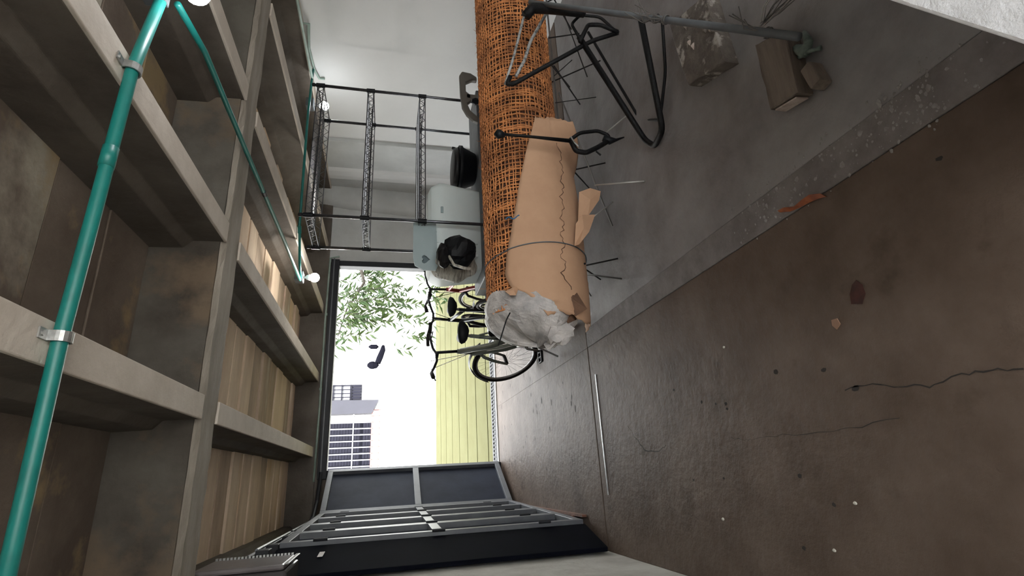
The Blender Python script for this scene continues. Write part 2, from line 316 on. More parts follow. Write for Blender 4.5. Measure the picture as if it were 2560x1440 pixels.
# formwork boards: wide ones near the camera, narrow ones by the door
def boards(ys, z, ms, thick, gap, dj):
    for a, b in zip(ys, ys[1:]):
        w_ = b-a-gap
        for x0, x1 in zip(JXS, JXS[1:]):
            dz = jit(dj); m = random.choice(ms)
            if z == ZS1 and a > 1.9: m = 'slab_c'      # dark-stained boards next to the drop beam
            MB().box((x0+.02, a+gap/2+jit(gap*.15), z+dz), (x1-.02, a+gap/2+w_+jit(gap*.15), z+thick)).build('board', m, ceil, bevel=.004)
boards([BY1, 3.42, 3.76, 4.05, 4.32, 4.62, 4.93, 5.24, 5.60, 5.95, 6.30, 6.66, 6.93, 7.2], ZS2, ['board', 'board', 'board_b'], .12, .026, .012)
boards([YB, -1.8, -1.2, -.6, 0, .6, 1.15, 1.60, 2.02, 2.42, BY0], ZS1, ['slab', 'slab', 'slab_b', 'slab_c'], .06, .007, .006)

# door frame, threshold and drain
dr = sempty('door_1', (DX0, YD, 0))
MB().box((DX0-.10, YD-.05, DZ), (DX1+.10, YD+.10, DZ+.11)).build('door_header', 'steel', dr, bevel=.006)
MB().box((DX1, YD-.05, 0), (DX1+.08, YD+.10, DZ)).build('door_jamb', 'steel', dr, bevel=.006)
MB().box((DX0-.08, YD-.05, 0), (DX0, YD+.10, DZ)).build('door_jamb', 'steel', dr, bevel=.006)
MB().box((DX0-.06, YD-.075, DZ+.06), (DX1+.1, YD-.05, DZ+.075)).build('header_lip', 'gate', dr)
MB().box((DX0, YD+.03, -.01), (DX1, YD+.10, .012)).build('threshold', 'street', dr)

# outside: apron with drain, ramp of yellow slabs, street, kerbs
RS = .3/6.0
def rz(y): return max(0.0, (y-7.9)*RS*1.05)
gr = struct(MB().box((-8, YO-.2, -.4), (14, 7.95, -.02)).build('ground_outside', 'street'))
ys = [7.66, 7.98]+[7.98+.77*k for k in range(1, 8)]
for a, b in zip(ys, ys[1:]):
    MB().add([(-6, a+.028, rz(a)), (12, a+.028, rz(a)), (12, b-.028, rz(b)), (-6, b-.028, rz(b)), (-6, a+.028, rz(a)-.2), (12, a+.028, rz(a)-.2), (12, b-.028, rz(b)-.2), (-6, b-.028, rz(b)-.2)],
             [(0,1,2,3),(7,6,5,4),(0,4,5,1),(1,5,6,2),(2,6,7,3),(3,7,4,0)]).build('ramp_slab', 'ramp', gr)
MB().add([(-8, 7.95, -.06), (14, 7.95, -.06), (14, 13.4, .2), (-8, 13.4, .2)], [(0, 1, 2, 3)]).build('ramp_bed', 'crack', gr)
zst = rz(13.37)
MB().box((-30, 13.36, -.5), (40, 19.6, zst)).build('street', 'street', gr)
for i in range(14):
    x = -9+i*2.0
    MB().box((x+.01, 19.0+jit(.02), zst-.1), (x+1.99, 19.35, zst+.17+jit(.01))).build('kerb_stone', 'kerb', gr, bevel=.03)
MB().box((-30, 19.35, -.5), (40, 22.2, zst+.15)).build('far_pavement', 'street', gr)
dg = thing('drain_grate', 'dark slotted iron drain grate across the doorway threshold', 'drain grate', (DX0, 7.45, 0))
MB().box((DX0+.0, 7.34, -.03), (DX1, 7.64, -.012)).build('drain_channel', 'grate_light', dg)
MB().box((DX0, 7.345, -.02), (DX1, 7.40, .006)).build('frame_bar', 'grate', dg)
MB().box((DX0, 7.60, -.02), (DX1, 7.64, .006)).build('frame_bar', 'grate_light', dg)
n = 52; step = (DX1-DX0)/n
b0 = MB().box((-.014, 7.40-7.45, -.02), (.014, 7.60-7.45, .004)).build('grate_bar', 'grate', dg, local=True); b0.location = (step*.5, 0, 0)
for i in range(1, n): inst(b0, 'grate_bar', dg, (step*(i+.5), 0, 0))

# ------------------------------------------------------------------ house across the street
FY = 22.0
def fp(x, y, Y=FY): return at(x, y, 1, Y)
hs = thing('house', 'white plastered house across the street with barred windows', 'building', (5, FY, zst))
MB().box((-14, FY, -.3), (26, FY+.4, 5.2)).build('wall', 'facade', hs)
MB().box((-14, FY-.06, zst+.14), (26, FY, zst+.60)).build('plinth', 'facade', hs, bevel=.02)
MB().box((-14, FY-.25, 5.2), (26, FY+.6, 5.5)).build('cornice', 'facade', hs)
# small louvred window
a, b = fp(832, 963), fp(904, 1006)
x0, x1, z0, z1 = b.x, a.x, b.z, a.z
wn = MB().box((x0, FY-.05, z0), (x1, FY+.02, z1)).build('window', 'facade_grey', hs)
zm = z0+(z1-z0)*.36
MB().box((x0+.04, FY-.07, zm+.05), (x1-.04, FY-.05, z1-.05)).build('pane', 'pane', wn)
for i in range(5):
    xs = x0+.05+(x1-x0-.1)*i/4
    MB().box((xs-.012, FY-.10, zm), (xs+.012, FY-.07, z1)).build('window_bar', 'shutter', wn)
for z in (zm+.02, (zm+z1)/2, z1-.05): MB().box((x0, FY-.11, z-.014), (x1, FY-.08, z+.014)).build('window_bar', 'shutter', wn)
for i in range(6):
    xs = x0+.06+(x1-x0-.12)*i/5
    MB().box((xs-.045, FY-.10, z0+.05), (xs+.045, FY-.06, zm-.03)).build('louvre', 'shutter', wn)
# projecting grey return beside the big window
a, b = fp(828, 1006), fp(946, 1037)
MB().prism([(b.x+.02, FY, b.z+.25), (a.x, FY, b.z), (a.x, FY, a.z+1.0), (b.x, FY, a.z+1.0)], (0, -.5, 0)).build('grey_return', 'facade_grey', hs)
# big window with closed shutter behind a grille
a, b = fp(815, 1058), fp(924, 1195)
x0, x1, z0, z1 = b.x-1.2, a.x, b.z, a.z+.2
w2 = MB().box((x0, FY-.06, z0), (x1, FY+.02, z1)).build('window', 'facade_grey', hs)
for i in range(18):
    zz = z0+(z1-z0)*(i+.5)/18
    MB().box((x0+.03, FY-.09, zz-(z1-z0)/36+.006), (x1-.03, FY-.06, zz+(z1-z0)/36-.006)).build('shutter_slat', 'shutter', w2)
gl = fp(946, 1100).z
nb = 17
for i in range(nb):
    xs = x1+.42-(x1+.42-x0)*i/(nb-1)
    red = 1 if i % 3 == 1 else 0
    MB().box((xs-.022, FY-.32, gl-.02), (xs+.022, FY-.28, z1)).build('grille_bar', 'bar_white', hs)
    MB().box((xs-.02, FY-.325, gl-.05), (xs+.02, FY-.28, z0+.05)).build('grille_foot', 'bar_red', hs)
for zz, mm in ((gl, 'bar_red'), (z0-.02, 'bar_red'), ((z0*.65+z1*.35), 'bar_white')):
    MB().box((x0, FY-.34, zz-.022), (x1+.45, FY-.30, zz+.022)).build('grille_rail', mm, hs)
# black bracket lamp on the facade
lp = thing('wall_lamp', 'black bracket lamp on the white facade beneath the hanging leaves', 'wall lamp', fp(950, 893, FY-.3))
MB().tube([fp(958, 866, FY-.06), fp(957, 875, FY-.4), fp(950, 893, FY-.45), fp(944, 908, FY-.45)], [.07, .11, .13, .12], 8).build('arm', 'lamp_black', lp)
p = fp(932, 913, FY-.45); q = fp(934, 867, FY-.3)
MB().lathe([(.05, .22), (.14, .12), (.16, 0), (.12, -.16), (.02, -.24)], p, (0, 0, 1), 12).build('shade', 'lamp_black', lp)
MB().lathe([(.03, .2), (.10, .1), (.10, -.12), (.02, -.2)], q, (0, 0, 1), 10).build('cap', 'lamp_black', lp)

# ------------------------------------------------------------------ pavement tree with hanging sprays
TY = 11.5
tr = thing('street_tree', 'street tree with drooping sprays of narrow green leaves outside the door', 'tree', (5.4, TY, .15))
tk = [(5.4, TY, .1), (5.35, TY, 1.5), (5.2, TY, 3.0), (4.9, TY, 4.4)]
MB().tube(tk, [.16, .14, .12, .08], 10).build('trunk', 'bark', tr, smooth=True)
br = [[(5.2, TY, 3.0), (4.4, TY+.1, 3.4), (3.6, TY, 3.1), (2.9, TY, 2.75)], [(5.2, TY, 2.6), (4.8, TY-.1, 2.2), (4.2, TY-.1, 2.05), (3.6, TY, 2.4), (3.0, TY, 2.55)], [(4.9, TY, 4.4), (4.0, TY+.2, 4.6), (3.0, TY+.1, 4.0), (2.2, TY, 3.3)], [(5.2, TY, 3.4), (5.0, TY+.6, 4.2), (4.4, TY+.9, 4.6)]]
for pth in br: MB().tube(pth, [.07, .05, .035, .02, .012][:len(pth)], 7).build('branch', 'bark', tr, smooth=True)
fo = MB(); tw = MB()
def leaf(p, d, L, wd):
    d = d.normalized(); s_ = d.cross(Vector((jit(1), jit(1), jit(1)))).normalized(); nn = d.cross(s_)*.12*L
    fo.add([p, p+d*L*.4+s_*wd+nn, p+d*L, p+d*L*.4-s_*wd+nn], [(0, 1, 2, 3)])
def spray(top, length, dens=1.0):
    P = []; p = Vector(top); dx, dy = jit(.22), jit(.15)
    k = max(4, int(length/.09))
    for i in range(k+1):
        P.append(p.copy()); p += Vector((dx*.09+jit(.012), dy*.09, -.088+jit(.008)))
    tw.tube(P, .006, 4)
    for i, q in enumerate(P):
        for _ in range(int(1.6*dens)):
            sd = random.choice((-1, 1)); leaf(q+Vector((0, 0, jit(.04))), Vector((sd*random.uniform(.4, 1), jit(.6), random.uniform(-1.6, -.1))), random.uniform(.16, .30), random.uniform(.022, .038))
# sprays seen through the opening, tops given by where they leave the branches
for (x, y, L) in [(850, 700, .5), (860, 720, .75), (855, 740, .9), (870, 745, .95), (880, 760, .9), (862, 770, .8), (875, 800, .75), (858, 800, .7), (890, 720, .6), (905, 700, .6),
                  (915, 720, .7), (920, 745, .8), (930, 730, .85), (935, 760, .9), (950, 740, .9), (955, 765, .9), (965, 750, .8), (975, 720, .6), (985, 735, .7), (995, 760, .8), (1000, 800, .8),
                  (1005, 840, .8), (1000, 870, .5), (965, 800, .7), (945, 800, .7), (925, 800, .55), (885, 810, .6), (890, 840, .6), (868, 845, .6), (1050, 690, .5), (1055, 720, .7), (1052, 760, .8), (1048, 800, .7),
                  (1046, 840, .45), (1075, 700, .6), (1085, 730, .5), (925, 690, .35), (945, 680, .3), (960, 690, .4), (900, 680, .3)]:
    q = at(x, y, 1, TY+jit(.5)); spray(q+Vector((jit(.05), 0, .12)), L*.75, 1.6)
for pth in br:
    for a_, b_ in zip(pth[1:], pth[2:]):
        for i in range(6):
            q = Vector(a_).lerp(Vector(b_), random.random()); spray(q+Vector((jit(.3), jit(.4), jit(.2))), random.uniform(.3, .8), 1.4)
stuff(fo.build('foliage', 'leaf', tr)); stuff(tw.build('twigs', 'bark', tr))

# ------------------------------------------------------------------ folding gate
gt = thing('folding_gate', 'dark grey sheet steel folding gate run back along the left wall', 'gate', (-.36, 6.36, 0))
GZ0, GZ1, GM = .05, 2.16, 1.12
def leaf_gate(a, b, dp=.05, st=.06, plain=False):
    a, b = Vector((a[0], a[1], 0)), Vector((b[0], b[1], 0)); t = (b-a).normalized(); L = (b-a).length
    nrm = Vector((-t.y, t.x, 0))
    if nrm.dot(Vector((1, -.4, 0))) < 0: nrm = -nrm
    def bx(s0, s1, z0, z1, d0, d1):
        vs = [a+t*s+nrm*d+Vector((0, 0, z)) for z in (z0, z1) for s, d in ((s0, d0), (s1, d0), (s1, d1), (s0, d1))]
        return (vs, [(0,3,2,1),(4,5,6,7),(0,1,5,4),(1,2,6,5),(2,3,7,6),(3,0,4,7)])
    f = MB()
    if plain:
        f.add(*bx(0, L, GZ0, GZ1, 0, .03)); return f.build('leaf', 'gate_dark', gt, bevel=.004)
    for s0, s1, z0, z1 in ((0.004, st, GZ0, GZ1), (L-st, L-.004, GZ0, GZ1), (st, L-st, GZ0, GZ0+st), (st, L-st, GZ1-st, GZ1), (st, L-st, GM-.035, GM+.035)):
        f.add(*bx(s0, s1, z0, z1, 0, dp))
    lf = f.build('leaf', 'gate', gt, bevel=.003)
    for z0, z1 in ((GZ0+st, GM-.035), (GM+.035, GZ1-st)):
        q = MB(); q.add(*bx(st-.005, L-st+.005, z0-.005, z1+.005, .0, .008)); q.build('sheet', 'gate_sheet', lf)
    for z in (.35, GM, 1.9):
        c = a+t*(L)+nrm*(dp+.004)+Vector((0, 0, z)); MB().tube([c-Vector((0, 0, .045)), c+Vector((0, 0, .045))], .011, 8).build('hinge', 'steel', lf)
    return lf
pts = [(.13, 7.10), (-.335, 6.36), (-.35, 5.77), (-.365, 5.18), (-.38, 4.60), (-.395, 4.02)]
lfA = None
for a, b in zip(pts, pts[1:]):
    l_ = leaf_gate(a, b)
    if lfA is None: lfA = l_
le = leaf_gate((-.40, 4.0), (-.515, 3.60), plain=True); le['label'] = 'plain near-black end leaf'
c = at(795, 1415, 0, -.447); 
stp = MB(); tt = Vector((-.115, -.40, 0)).normalized(); nn = Vector((.40, -.115, 0)).normalized()
s0 = Vector((-.445, 3.842, 1.87))+nn*.036
sk = MB().prism([s0+tt*-.035+Vector((0, 0, -.018)), s0+tt*.035+Vector((0, 0, -.010)), s0+tt*.035+Vector((0, 0, .022)), s0+tt*-.035+Vector((0, 0, .014))], nn*.0015).build('sticker', 'sticker', le)
# bottom rail with rusty rollers, top rail with hangers
MB().box((-.335, 4.08, 0), (-.318, 6.36, .035)).build('floor_rail', 'rust', gt)
for y in (6.15, 5.55, 5.05, 4.62, 4.3):
    MB().box((-.40, y-.03, .03), (-.335, y+.03, .05)).build('roller_bracket', 'rust', gt)
    MB().lathe([(.022, -.012), (.03, -.006), (.03, .006), (.022, .012)], (-.35, y+.05, .032), (1, 0, 0), 12).build('roller', 'rust', gt)
MB().tube([(-.385, 3.63, 2.255), (-.385, 6.35, 2.255), (-.34, 6.62, 2.255), (-.18, 6.92, 2.255), (.02, 7.08, 2.255), (.14, 7.13, 2.255)], .022, 8).build('top_rail', 'steel', gt)
MB().tube([(-.345, 3.7, 2.225), (-.345, 4.9, 2.225)], .010, 6).build('guide_rod', 'gate', gt)
MB().tube([(-.345, 5.0, 2.225), (-.345, 6.1, 2.225)], .010, 6).build('guide_rod', 'gate', gt)
for y in (3.72, 4.02, 4.60, 5.18, 5.77, 6.30):
    MB().box((-.415, y-.05, 2.15), (-.345, y+.05, 2.225)).build('hanger', 'steel', gt, bevel=.005)

# control box high on the left wall
mb = thing('control_box', 'dark casing box with ribbed top edge high on the left wall', 'control box', (-.53, 3.35, 1.97))
bd = MB().box((-.53, 3.16, 1.97), (-.40, 3.60, 2.42)).build('casing', 'meter', mb, bevel=.012)
MB().box((-.40, 3.18, 1.985), (-.372, 3.58, 2.42)).build('cover', 'meter_face', mb, bevel=.012)
MB().box((-.374, 3.18, 1.962), (-.366, 3.575, 1.985)).build('lower_edge', 'zinc', mb, bevel=.003)
r0 = MB().box((-.385, -.004, 0), (-.362, .010, .012)).build('rib', 'zinc', mb, local=True)
ORG_mb = Vector((-.53, 3.35, 1.97)); r0.location = Vector((.53, 3.585-3.35, .03))
for i in range(1, 22): inst(r0, 'rib', mb, Vector((.53, 3.585-3.35, .03+i*.019)))

# ------------------------------------------------------------------ conduits and lamps
def clamp(p, ax, parent, r=.02):
    p = Vector(p); ax = Vector(ax).normalized(); up = Vector((0, 0, 1)); sd = ax.cross(up)
    b = MB(); n = 9
    arc = [p+sd*(r+.005)*math.cos(PI+PI*k/n)+up*(r+.005)*math.sin(PI+PI*k/n) for k in range(n+1)]
    path = [p-sd*(r+.04)+up*r*.9, p-sd*(r+.006)+up*r*.9]+arc+[p+sd*(r+.006)+up*r*.9, p+sd*(r+.04)+up*r*.9]
    for q0, q1 in zip(path, path[1:]):
        m_ = (q0+q1)/2; t = (q1-q0)
        if t.length > 1e-6: b.obox(m_, t*.55, ax*.014, t.normalized().cross(ax)*.0022)
    b.lathe([(.008, 0), (.008, .006)], p-sd*(r+.028)+up*r*.6, (0, 0, 1), 8); b.lathe([(.008, 0), (.008, .006)], p+sd*(r+.028)+up*r*.6, (0, 0, 1), 8)
    return b.build('clamp', 'zinc', parent)
cz = ZJ-.034
cd = thing('conduit', 'thick teal conduit clamped across the near joists', 'conduit', (.4, 1.56, cz))
MB().tube([(XL, 1.585, cz), (-.06, 1.575, cz), (.40, 1.565, cz), (1.31, 1.60, cz), (1.73, 1.68, cz)], .0195, 12).build('pipe', 'conduit', cd, smooth=True)
MB().tube([(.93, 1.583, cz), (1.0, 1.586, cz)], .022, 12).build('coupling', 'conduit', cd, smooth=True)
clamp((.40, 1.565, cz), (1, 0, 0), cd); clamp((1.31, 1.60, cz), (1, .08, 0), cd); clamp((-.53+.0, 1.585, cz), (1, 0, 0), cd)
cd = thing('conduit', 'teal conduit running from the near lamp box towards the doorway', 'conduit', (1.86, 3.4, cz))
MB().tube([(1.80, 1.79, cz), (1.86, 2.1, cz), (1.86, 2.9, cz), (1.87, 4.2, cz), (1.86, 5.02, cz)], .0135, 10).build('pipe', 'conduit', cd, smooth=True)
MB().tube([(1.865, 3.35, cz), (1.865, 3.40, cz)], .017, 10).build('coupling', 'steel', cd)
cd = thing('conduit', 'thin teal conduit crossing from the right wall to the doorway lamp box', 'conduit', (3.0, 4.7, cz))
MB().tube([(XR-.02, 4.72, cz), (3.95, 4.69, cz), (3.46, 4.65, cz), (2.32, 4.74, cz), (2.0, 4.92, cz), (1.88, 5.05, cz)], .0125, 10).build('pipe', 'conduit', cd, smooth=True)
MB().tube([(2.30, 4.745, cz), (2.24, 4.78, cz)], .017, 10).build('coupling', 'conduit', cd)
cd = thing('conduit', 'dull green conduit along the top of the white right wall', 'conduit', (3.98, 3, cz))
MB().tube([(3.93, YB+.1, cz), (3.93, 3.4, cz), (3.97, 4.69, cz)], .013, 10).build('pipe', 'conduit_pale', cd, smooth=True)
cd = thing('conduit', 'short bent conduit looping down the top of the right wall', 'conduit', (4.12, 4.4, 2.3))
a, b, c = at(772, 60, 0, 4.11), at(772, 120, 0, 4.11), at(786, 175, 0, 4.12)
MB().tube([a+Vector((0, 0, .1)), a, b, c, at(798, 196, 0, 4.13), at(812, 197, 0, 4.13)], .013, 8).build('pipe', 'conduit_pale', cd, smooth=True)
cd = thing('conduit', 'thin pale green pipe along the lintel above the door frame', 'conduit', (1.5, YD-.07, 2.3))
a, b = at(826, 645, 1, YD-.06), at(784, 1205, 1, YD-.06)
MB().tube([a+Vector((.03, 0, -.12)), a, a.lerp(b, .3)+Vector((0, 0, .006)), a.lerp(b, .7)+Vector((0, 0, -.004)), b], .013, 8).build('pipe', 'conduit_pale', cd, smooth=True)
for t in (.28, .62): 
    q = a.lerp(b, t); MB().tube([q-Vector((.015, 0, 0)), q+Vector((.015, 0, 0))], .018, 8).build('coupling', 'conduit_pale', cd)

def lamp(x, y, z, zbox, label, r=.045, m='glow'):
    t = thing('ceiling_lamp', label, 'lamp', (x, y, z), 'bare bulb lamps under the joists')
    MB().box((x-.05, y-.05, zbox-.02), (x+.05, y+.05, zbox+.06)).build('junction_box', 'box', t, bevel=.008)
    MB().lathe([(.012, 0), (.012, zbox-.02-z-.05)], (x, y, z+.05), (0, 0, 1), 8).build('stem', 'lamp_white', t)
    MB().lathe([(.022, .075), (.03, .05), (.024, .03)], (x, y, z), (0, 0, 1), 14).build('socket', 'lamp_white', t, smooth=True)
    prof = [(max(.002, r*math.sin(PI*k/10)), -r*math.cos(PI*k/10)) for k in range(11)]
    MB().lathe(prof, (x, y, z), (0, 0, 1), 18).build('bulb', m, t, smooth=True)
_p = at(493, -20, 2, 2.215)
lamp(_p.x, _p.y, 2.215, cz, 'glowing bulb lamp at the meeting of the near teal conduits')
lamp(1.915, 5.09, 2.215, cz, 'glowing bulb lamp nearest the doorway', m='glow_strong')
lamp(3.76, 4.84, 2.215, cz, 'glowing bulb lamp above the wire rack by the right wall', m='glow_soft')

# ------------------------------------------------------------------ wire shelving rack
RA, RB, RC, RD = Vector((3.37, 4.06, 0)), Vector((3.40, 4.60, 0)), Vector((2.03, 3.98, 0)), Vector((1.99, 4.52, 0))
ZT = 2.2
rk = thing('wire_rack', 'tall chrome wire shelving rack standing behind the jute roll', 'shelving', (2.7, 4.3, 0))
for q in (RA, RB, RC, RD):
    MB().tube([q, q+Vector((0, 0, ZT))], .0135, 10).build('post', 'chrome', rk, smooth=True)
    MB().lathe([(.016, 0), (.016, .02), (.004, .026)], q+Vector((0, 0, ZT-.005)), (0, 0, 1), 10).build('post_cap', 'black', rk)
def truss(b, p, q, h=.045, n=None):
    L = (q-p).length; n = n or int(L/.045); hz = Vector((0, 0, h))
    b.tube([p, q], .0045, 5); b.tube([p-hz, q-hz], .0045, 5)
    b.tube([p.lerp(q, i/n)-(hz if i % 2 else Vector((0, 0, 0))) for i in range(n+1)], .003, 4)
for k, z in enumerate((ZT-.03, 1.735, 1.27, .62)):
    b = MB(); dz = Vector((0, 0, z)); qs = [q+dz for q in (RA, RB, RD, RC)]
    for i in range(4): truss(b, qs[i], qs[(i+1) % 4], .05)
    truss(b, qs[0].lerp(qs[1], .5), qs[3].lerp(qs[2], .5), .03)
    n = 44
    for i in range(1, n): b.tube([qs[0].lerp(qs[3], i/n), qs[1].lerp(qs[2], i/n)], .0022, 4)
    sh = b.build('shelf', 'chrome', rk)
    for q in qs: MB().lathe([(.021, -.06), (.019, .012)], q, (0, 0, 1), 10).build('collar', 'black', sh)
# sheet laid on the low shelf
zs = .63
sb = MB().prism([(1.56, 4.0, zs), (3.55, 4.10, zs), (3.58, 4.56, zs), (1.56, 4.50, zs)], (0, 0, .10)).build('sheet_metal_tray', 'shelf_grey', bevel=.01)
tag(sb, 'grey metal tray lying on the low shelf of the wire rack', 'tray')
zi = zs+.10
# pale plastic tub
tb = thing('storage_tub', 'large pale grey plastic tub standing on the grey tray in the wire rack', 'storage tub', (2.08, 4.25, zi))
def rrect(x0, x1, y0, y1, r, z, n=5):
    P = []
    for cx, cy, a0 in ((x1-r, y1-r, 0), (x0+r, y1-r, 90), (x0+r, y0+r, 180), (x1-r, y0+r, 270)):
        for k in range(n+1):
            a = math.radians(a0+90*k/n); P.append((cx+r*math.cos(a), cy+r*math.sin(a), z))
    return P
loft([rrect(1.66, 2.44, 4.10, 4.48, .05, zi), rrect(1.62, 2.49, 4.08, 4.50, .06, zi+.32), rrect(1.62, 2.49, 4.08, 4.50, .06, zi+.36), rrect(1.65, 2.46, 4.11, 4.47, .06, zi+.43), rrect(1.70, 2.41, 4.15, 4.43, .05, zi+.455)]).build('body', 'tub', tb, smooth=True, bevel=.004)
for x in (1.78, 1.90): MB().box((x-.012, 4.075, zi+.03), (x+.012, 4.10, zi+.40)).build('rib', 'tub', tb, bevel=.005)
MB().lathe([(.012, -.03), (.012, .03)], (2.2, 4.08, zi+.34), (1, 0, 0), 8).build('latch', 'lid', tb)
# blue-grey board with a heart-shaped hole, standing beside the tub
hb = thing('heart_board', 'blue-grey plastic board with a heart-shaped hole leaning on the tub', 'board', (1.8, 4.03, zi))
outer = [(1.62, zi+.50), (1.62, zi+.40), (1.66, zi+.38), (2.05, zi+.395), (2.05, zi+.585), (1.72, zi+.585), (1.66, zi+.57)]
hc = (1.715, zi+.485); hr = []
for k in range(16):
    a = 2*PI*k/16; xx = 16*math.sin(a)**3; yy = 13*math.cos(a)-5*math.cos(2*a)-2*math.cos(3*a)-math.cos(4*a)
    hr.append((hc[0]+xx*.0024, hc[1]+yy*.0024))
bm_ = bmesh.new()
def ring(P): 
    vs = [bm_.verts.new((p[0], 4.05, p[1])) for p in P]; return [bm_.edges.new((vs[i], vs[(i+1) % len(vs)])) for i in range(len(vs))]
bmesh.ops.triangle_fill(bm_, use_beauty=True, edges=ring(outer)+ring(hr))
ext = bmesh.ops.extrude_face_region(bm_, geom=bm_.faces[:]); bmesh.ops.translate(bm_, verts=[v for v in ext['geom'] if isinstance(v, bmesh.types.BMVert)], vec=(0, .018, 0))
me = bpy.data.meshes.new('board'); bm_.to_mesh(me); bm_.free()
bb = MB(); bb.add([v.co for v in me.vertices], [tuple(p.vertices) for p in me.polygons]); bb.build('board', 'lid', hb)
MB().prism([(x, 4.0685, z) for x, z in [(1.66, zi+.43), (1.77, zi+.43), (1.77, zi+.54), (1.66, zi+.54)]], (0, .004, 0)).build('hole_shade', 'heart', hb)  # dark backing sheet, paints the shade seen through the heart hole
MB().tube([(1.98, 4.062, zi+.40), (1.98, 4.09, zi+.40)], .012, 8).build('peg', 'lid', hb)
# stacked black pots
for k, (dx, s_) in enumerate(((0, 1.0),)):
    pt = thing('black_pot', 'black round plastic pot on the tray beside the pale tub', 'pot', (2.76, 4.28, zi))
    MB().lathe([(.13, 0), (.15, .012), (.20, .13), (.215, .135), (.215, .165), (.20, .17), (.19, .16), (.13, .03)], (2.76, 4.28, zi), (0, 0, 1), 26).build('body', 'black', pt, smooth=True)
    MB().lathe([(.19, .172), (.205, .178), (.19, .215), (.17, .22)], (2.75, 4.28, zi), (0, 0, 1), 26).build('rim', 'black_gloss', pt, smooth=True)
    MB().lathe([(.018, 0), (.012, .03)], (2.92, 4.2, zi+.2), (.4, 0, 1), 8).build('knob', 'black', pt)
# taupe curved plastic seat back
tp = thing('seat_back', 'taupe curved plastic seat back standing at the rack end by the right wall', 'seat back', (3.42, 4.2, zi))
pr = [(3.62, .0), (3.66, .06), (3.67, .145), (3.62, .17), (3.40, .165), (3.26, .15), (3.18, .11), (3.12, .05), (3.10, .0), (3.16, .0), (3.22, .07), (3.30, .10), (3.34, .06), (3.40, .06), (3.44, .11), (3.54, .11), (3.58, .05), (3.58, .0)]
MB().prism([(x, 4.0, zi+z) for x, z in pr], (0, .05, 0)).build('shell', 'taupe', tp, bevel=.012)
MB().box((3.36, 4.0, zi), (3.41, 4.05, zi+.11)).build('rib', 'taupe', tp, bevel=.006)
MB().lathe([(.03, 0), (.036, .03), (.02, .06)], (3.32, 3.99, zi), (0, 0, 1), 10).build('knob', 'black', tp)

